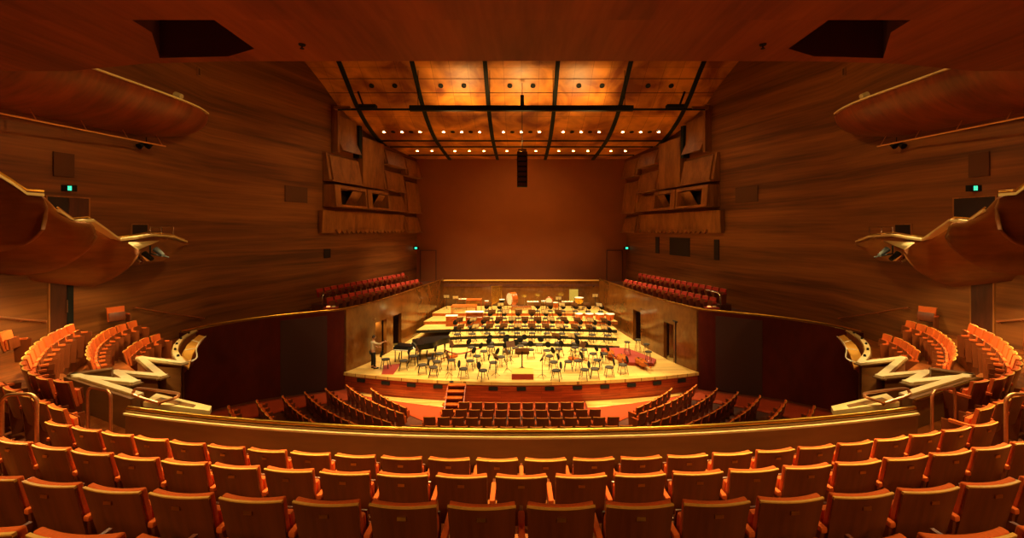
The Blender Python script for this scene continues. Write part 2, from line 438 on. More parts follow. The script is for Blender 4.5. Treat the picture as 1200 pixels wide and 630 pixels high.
# red carpet: front aisle, side aisles
def carpet(name, poly):
    b = MB(); n = len(poly); cx = sum(p[0] for p in poly) / n; cy = sum(p[1] for p in poly) / n
    return b
def carpet_strip(a, b, na=14):
    """ribbon between two paths, lying 6 mm over the stalls floor"""
    a = resample([Vector(p) for p in a], na); b = resample([Vector(p) for p in b], na); m = MB(); rows = []
    for p, q in zip(a, b):
        rows.append([(lerp(p.x, q.x, t / 6), lerp(p.y, q.y, t / 6), Z(SF(lerp(p.x, q.x, t / 6), lerp(p.y, q.y, t / 6))) + .02) for t in range(7)])
    m.loft(rows, M['carpet']); return m
st_in = [(-9.2, 22.5), (-10.2, 21.7), (-12.0, 20.4), (-13.3, 18.9), (-13.75, 17.4), (-13.8, 15)]
for s in (-1, 1):
    m = carpet_strip(mir(st_in, s), mir([(-8.1, 21.4), (-9.0, 20.7), (-10.6, 19.3), (-11.4, 18.3), (-12.3, 17.0), (-13, 14.8)], s), 16)
    struct(solid(m.build('floor_side_aisle_carpet_' + SIDE[s]), .015, 1))
    m = carpet_strip(mir([(-8.3, 22.0), (-6.2, 21.7), (-3.8, 21.35), (-3.2, 21.3)], s), mir([(-8.0, 21.2), (-6.0, 20.3), (-3.6, 18.3), (-3.0, 18.0)], s), 10)
    struct(solid(m.build('floor_front_corner_carpet_' + SIDE[s]), .015, 1))
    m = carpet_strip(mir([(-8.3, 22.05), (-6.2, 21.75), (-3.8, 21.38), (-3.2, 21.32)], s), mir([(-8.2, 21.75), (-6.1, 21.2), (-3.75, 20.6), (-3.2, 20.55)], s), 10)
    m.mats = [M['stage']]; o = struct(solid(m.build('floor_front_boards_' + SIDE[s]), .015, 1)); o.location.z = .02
    m = carpet_strip(mir([(-4.0, 18.7), (-4.3, 17.0), (-4.9, 14.5)], s), mir([(-3.4, 18.1), (-4.0, 16.5), (-4.6, 14.5)], s), 6)
    struct(solid(m.build('floor_aisle_carpet_' + SIDE[s]), .015, 1))
m = carpet_strip([(-3.2, 21.25), (3.2, 21.25)], [(-3.0, 19.9), (3.0, 19.9)], 8)
struct(solid(m.build('floor_front_carpet'), .015, 1))

# ---- stairs from stalls to stage
t = empty('stage_stairs', (-3.15, 21.1, STL), 0); tag(t, 'small wooden stairs leading from the stalls up to the stage left of the podium', 'stairs')
for k in range(5):
    b = MB(); b.box((-.08 * (4 - k) * .6, -1.25 + k * .26, .21 * (k + 1) - .03), (.86, .29, .05), M['instr'], bev=.008); b.build('tread', None, t)
    b = MB(); b.box((-.08 * (4 - k) * .6, -1.13 + k * .26, .105 * (k + 1) - .03), (.8, .02 + .1, .21 * (k + 1) - .06), M['fascia']); b.build('riser_board', None, t)
for sx in (-1, 1):
    b = MB(); b.prism([(0, 0), (1.25, 0), (1.25, 1.0), (1.0, 1.0), (0, .2)], 0, .04, M['fascia'], Matrix.Translation((sx * .43 - .02, -1.38, 0)) @ Matrix.Rotation(PI / 2, 4, 'Z') @ Matrix.Rotation(PI / 2, 4, 'X')); b.build('stringer', None, t)

# ================================================================== CIRCLE FLOOR (the level of the camera)
YC = 27.0
R_A, R_B, R_C, R_D = YC - 4.87, YC - 3.93, YC - 2.96, YC - 1.98
TOPA, TOPB, TOPC, TOPD = 2.62, 2.25, 1.89, 1.47
SH = .87
FA, FB, FC, FD = TOPA + SH + .03, TOPB + SH + .045, TOPC + SH + .05, TOPD + SH + .05
def arc(R, x0, x1, n=28): return [(lerp(x0, x1, k / n), YC - math.sqrt(R * R - lerp(x0, x1, k / n) ** 2)) for k in range(n + 1)]
def tread(name, R0, R1, xw, drop, base=4.1, n=28):
    m = MB(); a = arc(R0, -xw, xw, n); b = arc(R1, -xw, xw, n)
    m.prism(a + list(reversed(b)), Z(base), Z(drop), M['circlefloor'])
    return struct(m.build(name))
# R grows away from the stage: front edge of tread = seat row radius - .55 (towards stage)
tread('floor_row_a', R_A - 1.28, R_A + .42, 7.45, FA)
tread('floor_row_b', R_B - .50, R_B + .42, 7.45, FB)
tread('floor_row_c', R_C - .50, R_C + .42, 7.45, FC)
tread('floor_row_d', R_D - .50, R_D + .60, 7.45, FD)
tread('floor_row_e', R_D + .60, R_D + 4.0, 7.45, FD - .4)
# ================================================================== BALUSTRADES OF THE CIRCLE
def par_y(x): return 6.2 + (26.8 - math.sqrt(26.8 ** 2 - x * x))
pp = [(lerp(-6.5, 6.5, k / 30), par_y(lerp(-6.5, 6.5, k / 30))) for k in range(31)]
b = MB(); b.strip(pp, 0, .12, Z(4.9), Z(3.02), M['balus']); struct(b.build('wall_circle_parapet'))
b = MB(); b.strip(pp, 0, .13, Z(3.02), Z(2.985), M['balus'])
b.strip(pp, -.035, 0, Z(3.04), Z(3.012), M['cream']); struct(b.build('trim_circle_parapet_cap'))
r = MB(); r.tube([(x, y + .05, Z(2.95)) for x, y in pp], .03, 10, M['brass'])
for x, y in pp[1::3]: r.tube([(x, y + .05, Z(2.985)), (x, y + .05, Z(2.925))], .014, 6, M['chrome'])
tag(r.build('parapet_handrail'), 'long brass handrail along the curved parapet in front of the first circle row', 'handrail')

def segcap(m, path, zt, w, th, mat):
    for i in range(len(path) - 1):
        a, b = Vector(path[i][:2]), Vector(path[i + 1][:2]); d = (b - a).normalized(); n = Vector((-d.y, d.x)) * w / 2; e_ = d * w / 2 * (.95 if (b - a).length > .8 else .2)
        pl = [a - e_ + n, b + e_ + n, b + e_ - n, a - e_ - n]; zz = [zt[i], zt[i + 1], zt[i + 1], zt[i]]
        if (pl[1] - pl[0]).cross(pl[2] - pl[1]) < 0: pl.reverse(); zz.reverse()
        m.prism(pl, [z - th for z in zz], zz, mat)
WT = 3.55   # drop of the terrace floor
Wz = [P(92, 440, 2.95), P(157, 446, 2.95), P(134, 434, 3.25), P(190, 439, 3.25), P(164, 418, 3.65), P(214, 424, 3.65)]
Wf = smooth_path([P(214, 424, 3.65), P(205, 410, 3.9), P(212, 397, 4.1), P(229, 386, 4.3)], 4)
CORNER, W2END = P(80, 438, 2.95), P(159, 463, 2.95)
# rows of the terraces, given as the paths of the seats' back tops (left side)
ROWS = {
    'rear': ([(-7.0, 6.4), (-8.4, 7.06), (-9.2, 7.45), (-11.3, 8.8), (-12.9, 10.1), (-13.5, 11.1)], 3.55),
    'upper': ([(-8.1, 7.5), (-8.7, 7.7), (-9.95, 8.5), (-11.25, 9.85), (-12.0, 10.85), (-12.6, 11.85)], 3.55),
    'middle': ([(-10.45, 10.3), (-11.0, 10.8), (-12.0, 11.9), (-12.9, 13.3), (-13.2, 14.4)], 4.0),
    'lower': ([(-12.0, 12.9), (-12.4, 13.6), (-12.65, 14.2), (-12.75, 14.8)], 4.4),
}
def offs(path, d):
    out = []
    for i, p in enumerate(path):
        a = path[max(i - 1, 0)]; b = path[min(i + 1, len(path) - 1)]
        t = (Vector(b) - Vector(a)).normalized(); out.append((p[0] - t.y * d, p[1] + t.x * d))
    return out
B2 = offs(ROWS['middle'][0], .45); B3 = offs(ROWS['lower'][0], .45)
if B2[0][0] > ROWS['middle'][0][0][0]: pass
def floorprism(name, poly, z0, z1):
    m = MB(); bm = bmesh.new(); vs = [bm.verts.new((p[0], p[1], z1)) for p in poly]; bm.faces.new(vs)
    r = bmesh.ops.triangulate(bm, faces=bm.faces[:]); bm.verts.index_update()
    tv = [v.co.copy() for v in bm.verts]; tf = [tuple(v.index for v in f.verts) for f in bm.faces]; bm.free()
    n = len(tv)
    m.add(tv, tf, M['circlefloor']); m.add([(v.x, v.y, z0) for v in tv], tf, M['circlefloor'])
    m.add([(p[0], p[1], z) for z in (z0, z1) for p in poly], [(i, (i + 1) % len(poly), len(poly) + (i + 1) % len(poly), len(poly) + i) for i in range(len(poly))], M['circlefloor'])
    return struct(m.build(name))
for s in (-1, 1):
    S = SIDE[s]
    # behind-curves are on the camera/wall side of the rows
    def back(path, d):
        o = offs(path, d)
        return o
    b2 = back(ROWS['middle'][0], .42); b3 = back(ROWS['lower'][0], .42)
    far_w2, far_w3 = (-14.35, 14.9), (-14.25, 15.8)
    t0 = [(-15.9, 0), (-7.45, 0), (-7.45, 5.6), (-6.55, 7.0), (W2END.x - .02, W2END.y - .02), (CORNER.x - .02, CORNER.y - .02), (Wz[2].x - .15, Wz[2].y - .35)] + b2[1:] + [far_w2, (-14.6, 13.0), (-14.95, 10.5)]
    t2 = [(CORNER.x + .1, CORNER.y + .05), (Wz[0].x + .02, Wz[0].y + .02)] + [(Wz[3].x - .1, Wz[3].y + .02)] + [(Wz[4].x - .05, Wz[4].y - .1)] + b3[1:] + [far_w3, far_w2] + list(reversed(b2[1:]))
    t3 = [(Wz[4].x - .05, Wz[4].y), (Wz[5].x - .1, Wz[5].y)] + [(q.x - .1, q.y) for q in Wf[3::3]] + [(-14.5, 19.9), far_w3] + list(reversed(b3[1:]))
    floorprism('floor_terrace_upper_' + S, mir(t0, s), Z(4.15), Z(WT))
    floorprism('floor_terrace_middle_' + S, mir(t2, s), Z(4.5), Z(4.0))
    floorprism('floor_terrace_lower_' + S, mir(t3, s), Z(5.15), Z(4.55))
    m = MB(); m.prism(mir([(-13, 0.3), (-7.47, 0.3), (-7.47, 5.35), (-8.3, 5.75), (-13, 5.9)], s), Z(WT), Z(FB), M['circlefloor']); struct(m.build('floor_terrace_step_' + S))
    # aisle wall (outer) + cap
    o = (-.14, 0) if s > 0 else (0, .14)
    wp = mir([(W2END.x, W2END.y), (CORNER.x, CORNER.y)], s)
    m = MB(); m.strip(wp, -.07, .07, Z(4.9), Z(2.99), M['balus'])
    cpath = mir([(CORNER.x, CORNER.y), (Wz[0].x + .25, Wz[0].y + .45)], s); m.strip(cpath, -.07, .07, Z(4.2), Z(2.99), M['balus'])
    struct(m.build('wall_terrace_aisle_' + S))
    m = MB(); m.strip(wp, (-.12 if s < 0 else .0), (.0 if s < 0 else .12), Z(2.985), Z(2.945), M['cream']); m.strip(cpath, -.08, .08, Z(2.98), Z(2.945), M['balus'])
    m.strip(wp, -.09, -.13 + .0, Z(3.02), Z(2.985), M['brass']); struct(m.build('trim_terrace_aisle_cap_' + S))
    # sawtooth front: cap, upstand and curved hull
    zz = [(Wz[0].x - .0, Wz[0].y, 2.95)] + [(q.x, q.y, CAMH - q.z) for q in Wz[1:]]
    full = zz[:-1] + [(q.x, q.y, CAMH - q.z) for q in Wf]
    pth = mir([(a, b_) for a, b_, c in full], s)
    zt = [CAMH - c for a, b_, c in full]
    saw = empty('wall_terrace_front_' + S, (0, 0, 0)); struct(saw)
    m = MB(); m.strip(pth, -.05, .05, [z - 1.15 for z in zt], [z - .05 for z in zt], M['shell']); m.build('upstand', None, saw)
    m = MB(); segcap(m, pth, zt, .15, .05, M['cream']); m.build('cap', None, saw)
    m = MB(); segcap(m, pth, [z - .05 for z in zt], .21, .03, M['balus']); m.build('cap_edge', None, saw)
    rows = []
    for t in range(9):
        a = t / 8 * PI / 2
        rows.append([(X(p[0] - 1.1 * (1 - math.cos(a)), s), p[1] + .1 * (1 - math.cos(a)), CAMH - p[2] - 1.13 - .75 * math.sin(a)) for p in full])
    m = MB(); m.loft(rows, M['hull']); solid(m.build('hull', None, saw), .05)
    # studs on the front cap
    for q in Wf[2:-1:2]:
        m = MB(); m.lathe([(0.001, 0), (.035, 0), (.035, .05), (.02, .07), (0.001, .07)], 10, M['black'], Matrix.Translation((X(q.x, s), q.y, q.z))); m.build('stud', None, saw)
    # ledge and rail frame in front of the nose
    lg = [P(213, 426, 4.25), P(221, 431, 4.25), P(226, 414, 4.25), P(233, 403, 4.25), P(240, 394, 4.25), P(233, 392, 4.25), P(219, 404, 4.25), P(213, 415, 4.25)]
    m = MB(); m.prism(mir([(q.x, q.y) for q in lg], s), [q.z - .06 for q in lg], [q.z for q in lg], M['edge']); m.build('ledge', None, saw)
    e = empty('rail_frame', (0, 0, 0)); tag(e, f'white metal rail frame fixed outside the nose of the {S} side terrace', 'rail')
    ra = smooth_path([P(225, 423, 3.95), P(231, 418, 3.98), P(230, 408, 4.05), P(236, 398, 4.15), P(241, 394, 4.2)], 3)
    m = MB(); m.tube([(X(q.x, s), q.y, q.z) for q in ra], .02, 8, M['white']); m.build('rail', None, e)
    for px, py in ((225, 423), (222, 408.5), (230, 397.5)):
        a = P(px - 5, py + 1, 4.05); c = min(ra, key=lambda q: abs(q.y - a.y))
        m = MB(); m.tube([(X(a.x, s), a.y, a.z), (X(c.x, s), c.y, c.z)], .014, 6, M['white']); m.build('bracket', None, e)
    # end block of the parapet + looped rail
    bl = [P(150, 479, 2.94), P(167, 468, 2.94), P(233, 484, 2.94), P(230, 490, 2.94)]
    e = empty('parapet_end_ledge', (0, 0, 0)); tag(e, f'pale timber ledge with a dark slot at the {S} end of the curved parapet', 'ledge')
    m = MB(); m.prism(mir([(q.x, q.y + .28) for q in bl], s), Z(3.02), Z(2.94), M['cream']); m.build('top_board', None, e)
    bl2 = [P(164, 477, 2.94), P(172, 473.5, 2.94), P(214, 483, 2.94), P(211, 486, 2.94)]
    m = MB(); m.prism(mir([(q.x, q.y + .28) for q in bl2], s), Z(2.94), Z(2.932), M['balus']); m.build('slot', None, e)
    m = MB(); m.prism(mir([(lerp(q.x, -5.9, .1), q.y + .3) for q in bl], s), Z(3.9), Z(3.02), M['balus']); m.build('fascia', None, e)
    lp = [P(186, 472, 2.9), P(158, 463, 2.9), P(157, 458, 2.85), P(164, 455, 2.8), P(205, 460, 2.8), P(209, 463, 2.8), P(205, 466, 2.82), P(188, 471.5, 2.9), P(187, 474, 2.95)]
    m = MB(); m.tube([(X(q.x, s), q.y, q.z) for q in smooth_path(lp, 4)], .024, 8, M['copper'])
    tag(m.build('looped_handrail'), f'bent copper handrail loop beside the pale ledge at the {S} end of the parapet', 'handrail')
    # hoop handrails in the aisle
    def hoop(x0, y0, x1, y1, dr, top, lab):
        a, c = Vector((X(x0, s), y0, Z(dr))), Vector((X(x1, s), y1, Z(dr)))
        h = top; r = .12; d = (c - a); pts = [a]
        u = d.normalized()
        for k in range(6):
            t = k / 5 * PI / 2; pts.append(a + u * (r - r * math.cos(t)) + Vector((0, 0, h - r + r * math.sin(t))))
        for k in range(6):
            t = PI / 2 - k / 5 * PI / 2; pts.append(c - u * (r - r * math.cos(t)) + Vector((0, 0, h - r + r * math.sin(t))))
        pts.append(c)
        e = empty('hoop_handrail', tuple(a)); tag(e, lab, 'handrail')
        m = MB(); m.tube([p - a for p in pts], .024, 10, M['copper']); m.build('tube', None, e)
        for q in (a, c):
            m = MB(); m.lathe([(.001, 0), (.05, 0), (.05, .012), (.001, .012)], 14, M['chrome'], Matrix.Translation(q - a)); m.build('floor_flange', None, e)
    hoop(-7.5, 7.38, -6.93, 7.2, WT, .82, f'copper hoop handrail beside the terrace aisle wall on the {S}')
    hoop(-7.22, 5.93, -6.78, 5.97, FB - .1 if False else FB, .86, f'copper hoop handrail on the {S} aisle steps at the end of the second row')

# ================================================================== SEATS
PITCH = .55
def curved(w, h0, h1, y0, y1, th, bow, n=8, mat=None, taper=1.0, crown=0.0, mb=None):
    """a bowed panel: outer face away from the sitter, edges bend forward by bow"""
    rows = []
    for j in range(6):
        t = j / 5; z = lerp(h0, h1, t); y = lerp(y0, y1, t); ww = w * lerp(taper, 1, t)
        ring = []
        for k in range(n + 1):
            u = k / n * 2 - 1; zz = z + (crown * u * u if j == 5 else 0)
            ring.append((u * ww / 2, y + bow * u * u, zz))
        for k in range(n, -1, -1):
            u = k / n * 2 - 1; zz = z + (crown * u * u if j == 5 else 0)
            ring.append((u * ww / 2, y + bow * u * u + th, zz))
        rows.append(ring)
    m = mb or MB(); m.loft(rows, mat, True, True, True); return m
def make_seat(fab, detail):
    e = empty('auditorium_seat')
    b = curved(.478, .36, .862, -.205, -.315, .016, .03, 10 if detail else 5, M['seatwood'], .93)
    curved(.480, .852, .872, -.3125, -.3165, .020, .03, 10 if detail else 5, M['edge'], 1.0, 0, b); b.build('back_panel', None, e)
    bp = [o_ for o_ in e.children if o_.name.startswith('back_panel')][0]
    c = curved(.468, .40, .868, -.188, -.294, .048, .028, 8 if detail else 5, fab, .93, .008)
    o = c.build('back_cushion', None, e)
    if detail:
        bv = o.modifiers.new('soft', 'BEVEL'); bv.width = .012; bv.segments = 2; bv.limit_method = 'ANGLE'
    # seat pan, folded up
    T = Matrix.Translation((0, -.075, .42)) @ Matrix.Rotation(math.radians(8), 4, 'X')
    c = MB(); c.box((0, -.01, .14), (.44, .06, .28), fab, T, .025); c.box((0, .03, .14), (.445, .018, .28), M['seatwood'], T, .006); c.build('seat_cushion', None, e)
    def arm(x):
        a = MB(); a.box((x, -.09, .60), (.05, .30, .045), fab, None, .014 if detail else 0)
        a.build('armrest', None, e)
        a = MB(); a.prism([(-.17, 0), (.12, 0), (.15, .6), (-.22, .6)], x - .014, x + .014, M['seatwood'], Matrix.Rotation(PI / 2, 4, 'Z') @ Matrix.Rotation(PI / 2, 4, 'X'))
        a.build('leg', None, e)
    arm(-PITCH / 2)
    if detail:
        a = MB(); a.box((0, -.3205 + .015, .79), (.062, .006, .026), M['brass'], Matrix.Translation((0, -.002, 0)), 0)
        a.build('number_plate', None, bp)
        for sx in (-1, 1):
            a = MB(); a.box((sx * .222, -.225, .43), (.026, .03, .014), M['chrome'], None, .003); a.tube([(sx * .222, -.235, .445), (sx * .222, -.235, .465)], .008, 8, M['chrome']); a.build('bracket', None, bp)
    return e
def end_arm(e, fab, x=PITCH / 2):
    a = MB(); a.box((x, -.09, .60), (.05, .30, .045), fab, None, .014); a.build('armrest', None, e)
    a = MB(); a.prism([(-.17, 0), (.12, 0), (.15, .6), (-.22, .6)], x - .014, x + .014, M['seatwood'], Matrix.Rotation(PI / 2, 4, 'Z') @ Matrix.Rotation(PI / 2, 4, 'X')); a.build('leg', None, e)
PROTO = {}
PROTO['near'] = make_seat(M['fabric'], True); PROTO['mid'] = make_seat(M['fabric'], False); PROTO['red'] = make_seat(M['fabric_red'], False)
USED = set()
def seat(kind, x, y, drop, face, label, group, tilt=0):
    rz = math.atan2(-face[0], face[1])
    if kind not in USED:
        USED.add(kind); e = PROTO[kind]; KIDS.setdefault(e.name, list(e.children)); e.location = (x, y, Z(drop)); e.rotation_euler = (0, 0, rz); tag(e, label, 'seat', group)
        for c in list(e.children): KIDS.setdefault(c.name, list(c.children))
    else:
        e = dup(PROTO[kind], (x, y, Z(drop)), rz, label, group)
        e['category'] = 'seat'
    return e
def side_word(k): return 'left' if k < 0 else 'right'
NROW = 0
def circle_row(R, drop, idx, rowtxt, group):
    # idx: positions in units of the pitch from the centre line
    for i in idx:
        a = i * PITCH / R; x = R * math.sin(a); y = YC - R * math.cos(a)
        h = abs(i) != int(abs(i))
        n = int(abs(i) - .5) if h else int(abs(i)) - 1
        where = f'{ORD[n]} {side_word(i)} of centre' if i else 'on the centre line'
        col = {'A': 'gold-edged', 'B': 'orange-edged', 'C': 'large dark-backed', 'D': 'closest gold-lit'}[rowtxt[0]]
        e = seat('near', x, y + .305 * math.cos(a) , drop, (-x, YC - y), f'{col} theatre seat {where}, {rowtxt[1]}', group)
hx = lambda n: [k + .5 for k in range(-n, n)]
circle_row(R_A, FA, hx(12), ('A', 'in the row nearest the parapet'), 'first row of the circle')
circle_row(R_B, FB, list(range(-11, 12)), ('B', 'in the second row from the parapet'), 'second row of the circle')
circle_row(R_C, FC, hx(9), ('C', 'in the third row from the parapet'), 'third row of the circle')
circle_row(R_D, FD, [k for k in range(-6, 7) if abs(k) >= 2], ('D', 'in the fourth row from the parapet'), 'fourth row of the circle')

def line_row(kind, path, drop, s, lab, group, dropf=None, skip=None, rev=False, target=(0, 24), pitch=PITCH, sx=1):
    pts = [Vector((p[0], p[1])) for p in path]; ln = sum((b - a).length for a, b in zip(pts, pts[1:]))
    n = max(2, int(ln / pitch) + 1); q = resample(smooth_path(pts, 6), n)
    items = []
    for i, p in enumerate(q):
        a = q[max(i - 1, 0)]; b = q[min(i + 1, n - 1)]; t = (b - a).normalized(); nn = Vector((-t.y, t.x))
        if nn.dot(Vector(target) - p) < 0: nn = -nn
        if skip and skip(i, p): continue
        items.append((p, nn))
    for j, (p, nn) in enumerate(items):
        fx = p + nn * .28
        d = dropf(p.x, p.y) if dropf else drop
        e = seat(kind, X(fx.x, s), fx.y, d, (X(nn.x, s), nn.y), lab(j, len(items)), group)
        e.scale = (sx, 1, 1)
    return len(items)
for s in (-1, 1):
    S = SIDE[s]
    off = lambda i, p: (CX + F * p.x / p.y) < -14
    for key, txt in (('rear', 'rear aisle row of'), ('upper', 'upper terrace row on'), ('middle', 'middle terrace row on'), ('lower', 'lower terrace row on')):
        path, dr = ROWS[key]
        t2 = {'rear': 'rearmost row', 'upper': 'upper row', 'middle': 'middle row', 'lower': 'lowest row'}[key]
        dr2 = dr if key != 'lower' else 4.55
        line_row('mid', path, dr2, s, lambda j, n: f'orange theatre seat, {ORD[j]} from the aisle end, {t2} of the {S} terrace', f'{t2} of the {S} terrace', skip=off, pitch=.57 if key == 'rear' else .50, sx=1 if key == 'rear' else .84)
    # seats at the frame edge, one step up
    for j, (px, x, y) in enumerate(((9, -6.75 - .0, 4.86 + .28),)):
        pass
    # lone seat against the side wall
    seat('mid', X(-13.75, s), 14.55, WT, (X(1, s), -.55), f'single orange seat standing against the {S} side wall behind the terrace rows', 'single seats by the side walls')

# ---- stalls
for r, (y, dr, n) in enumerate(((19.1, 0, 10), (18.1, 0, 12), (17.15, 0, 14), (16.2, 0, 15))):
    for k in range(n):
        i = k - (n - 1) / 2; x = i * .57
        seat('mid', x, y + .28, SF(x, y), (0, 1), f'wooden-backed stalls seat, {ORD[k]} from the left, {("row nearest the stage", "second row from the stage", "third row from the stage", "fourth row from the stage")[r]} in centre block', f'centre stalls row {ORD[r]} from the stage')
SB = [((-7.1, 20.3), 6), ((-8.4, 20.6), 9), ((-9.1, 19.9), 10), ((-9.75, 19.25), 9), ((-10.4, 18.6), 7), ((-11.1, 17.9), 5), ((-11.75, 17.1), 4), ((-12.3, 16.4), 2)]
for s in (-1, 1):
    S = SIDE[s]
    for r, ((x0, y0), n) in enumerate(SB):
        for k in range(n):
            # rows bend gently: heading from the side wall towards the centre
            a = math.radians(-52 + 2.2 * k)
            if k == 0: x, y = x0, y0
            else: x, y = x + math.cos(a) * .57, y + math.sin(a) * .57
            f = Vector((-math.sin(a), math.cos(a)))
            seat('mid', X(x + f.x * .28, s), y + f.y * .28, SF(x, y), (X(f.x, s), f.y), f'stalls seat {ORD[k]} from the wall end, {ORD[r]} slanting row from the stage, {S} block', f'{S} slanting stalls rows')
# ---- seats in the stage boxes
for s in (-1, 1):
    S = SIDE[s]
    for r, (a, b, d) in enumerate((((-10.55, 23.9), (-7.75, 32.3), 4.72 - .17), ((-11.45, 24.6), (-9.0, 33.0), 4.32 - .17))):
        a, b = Vector(a), Vector(b); n = 16
        t = (b - a).normalized(); nn = Vector((t.y, -t.x))
        for k in range(n):
            p = a.lerp(b, k / (n - 1))
            seat('red', X(p.x, s), p.y, d + .17, (X(nn.x, s), nn.y), f'red upholstered seat {ORD[k]} from the hall end, {("front", "back")[r]} row of the {S} stage box', f'{("front", "back")[r]} row of the {S} stage box')
# ================================================================== UPPER BALCONY BOXES
for s in (-1, 1):
    S = SIDE[s]; MX = lambda q: (X(q[0], s), q[1], q[2])
    # --- lower stepped box with three shells
    e = empty('balcony_box'); tag(e, f'stepped side balcony of overlapping curved veneer shells with gold rail on the {S} wall', 'balcony')
    def shell(top, bot, bulge, name='shell'):
        n = 18; T = resample([at(*p) for p in top], n); B = resample([at(*p) for p in bot], n); rows = []
        for i in range(n):
            rw = []
            for k in range(9):
                t = k / 8; q = T[i].lerp(B[i], t); g = math.sin(PI * t) * bulge * min(1, i / 4 + .0)
                rw.append(MX((q.x + g * .8, q.y - g * .5, q.z - g * .25)))
            rows.append(rw)
        m = MB(); m.loft(rows, M['shell']); o = m.build(name, None, e); solid(o, .07, 0); return o
    # shell nearest the stage: tip first
    shell([(164, 293, 12.9), (152, 281, 12.9), (139, 281, 12.7), (121, 269, 12.4), (104, 259, 12.2), (86, 260, 12.0), (66, 247, 11.7)],
          [(164, 293, 12.9), (158, 305, 12.95), (147, 317, 13.05), (130, 328, 13.15), (108, 335, 13.2), (78, 333, 13.0), (-10, 322, 12.5)], .0)
    shell([(113, 277, 11.30), (108, 262, 11.20), (86, 260, 10.90), (66, 247, 10.70), (52, 232, 10.40), (32, 228, 10.20), (12, 215, 10.00)],
          [(113, 277, 11.2), (106, 290, 11.4), (94, 301, 11.6), (78, 311, 11.8), (56, 318, 12.0), (30, 321, 12.0), (-20, 319, 11.8)], .0)
    shell([(50, 269, 9.80), (56, 246, 9.80), (50, 230, 9.60), (32, 228, 9.40), (12, 216, 9.20), (-8, 203, 9.00), (-30, 196, 8.80), (-130, 168, 8.2), (-260, 130, 7.6)],
          [(50, 269, 9.8), (42, 279, 10.0), (30, 287, 10.2), (14, 292, 10.4), (0, 294, 10.5), (-14, 296, 10.5), (-40, 297, 10.4), (-150, 300, 9.8), (-280, 300, 9.0)], .0)
    # prow running to the wall
    tip = at(218, 285, 16.6); pr = [(152, 281, 12.95), (166, 278, 13.6), (190, 279, 14.8), (218, 284, 16.6)]
    lo = [(163, 297, 12.95), (172, 306, 13.7), (190, 306, 14.9), (218, 288, 16.6)]
    T = resample([at(*p) for p in pr], 10); B = resample([at(*p) for p in lo], 10); rows = []
    for a, c in zip(T, B):
        rows.append([MX(a), MX((lerp(a.x, c.x, .5) + .12, lerp(a.y, c.y, .5), lerp(a.z, c.z, .5))), MX(c), MX((c.x - 1.2, c.y + .5, c.z + .1)), MX((a.x - 1.2, a.y + .5, a.z))])
    m = MB(); m.loft(rows, M['shell'], True, True); m.build('prow', None, e)
    # triangular lit ledge on the prow
    a, b_, c = at(152, 284, 12.7), at(186, 282, 14.2), at(163, 292, 12.75)
    m = MB(); m.loft([[MX(a + Vector((.05, -.1, -.0))), MX(b_ + Vector((.1, -.1, 0)))], [MX(c + Vector((.1, -.15, 0))), MX(c + Vector((.12, -.14, 0.01)))]], M['cream'], smooth=False); solid(m.build('lit_ledge', None, e), .03)
    # gold rail cap
    for seg in ([(-8, 202, 9.0), (12, 214, 9.2), (31, 227, 9.4), (52, 228.5, 9.6)], [(67, 246.5, 10.7), (85, 259.5, 11.0), (103, 258, 11.3), (120, 269, 12.1), (138, 281, 12.7), (153, 279, 12.9), (175, 275, 13.9), (200, 277, 15.4), (216, 283, 16.5)]):
        q = [MX(at(*p)) for p in seg]; m = MB()
        m.strip([(p[0], p[1]) for p in q], -.11, .11, [p[2] - .03 for p in q], [p[2] + .03 for p in q], M['cream']); m.build('rail_cap', None, e)
        m = MB(); m.tube([(p[0], p[1], p[2] + .085) for p in q], .022, 6, M['brass']); m.build('rail', None, e)
    # deck and back volume to the wall
    m = MB(); m.prism([(X(-13.2, s), 9.6), (X(-13.2, s), 10.9), (X(-13.1, s), 12.9), (X(-13.0, s), 15.6), (X(-14.4, s), 17.4), (X(-14.3, s), 15.4), (X(-14.65, s), 12.6), (X(-15.1, s), 9.5)], [Z(.35), Z(.35), Z(.55), Z(.5), Z(.55), Z(.5), Z(.4), Z(.35)], [Z(.2), Z(.2), Z(.4), Z(.4), Z(.4), Z(.38), Z(.25), Z(.2)], M['circlefloor']); m.build('deck', None, e)
    # small front rail
    m = MB()
    q = [at(176, 276, 14.6), at(176, 266, 14.6), at(189, 266, 15.2), at(189, 276, 15.2), at(189, 266, 15.2), at(203, 265.5, 15.9), at(203, 275, 15.9)]
    m.tube([MX(p) for p in q[:4]], .018, 6, M['chrome']); m.tube([MX(p) for p in q[4:]], .018, 6, M['chrome']); m.build('safety_rail', None, e)
    # spotlight cluster under the prow
    e2 = empty('spotlight_cluster', tuple(MX(at(176, 297, 13.2)))); tag(e2, f'bracket with black and silver spotlights hanging under the prow of the {S} stepped balcony', 'spotlight')
    m = MB(); m.tube([(0, 0, .25), (0, 0, 0), (X(-.45, s) * -1, .15, -.12)], .025, 8, M['black']); m.build('bracket', None, e2)
    for k, (dx, dz) in enumerate(((-.32, .05), (.02, -.08), (.34, -.16))):
        Tm = Matrix.Translation((X(-dx, s), -.05, dz)) @ Matrix.Rotation(X(-.9, s), 4, 'Y')
        m = MB(); m.lathe([(.001, -.16), (.06, -.16), (.08, .1), (.085, .16), (.07, .16), (.065, .1), (.001, .1)], 14, M['black'] if k != 2 else M['chrome'], Tm); m.build('lamp_housing', None, e2)
    # --- upper boat-shaped balcony
    e = empty('balcony_boat'); tag(e, f'curved boat-shaped upper balcony with gold top rail under the soffit on the {S}', 'balcony')
    n = 24; rows = []
    ts = [k / (n - 1) for k in range(n)]
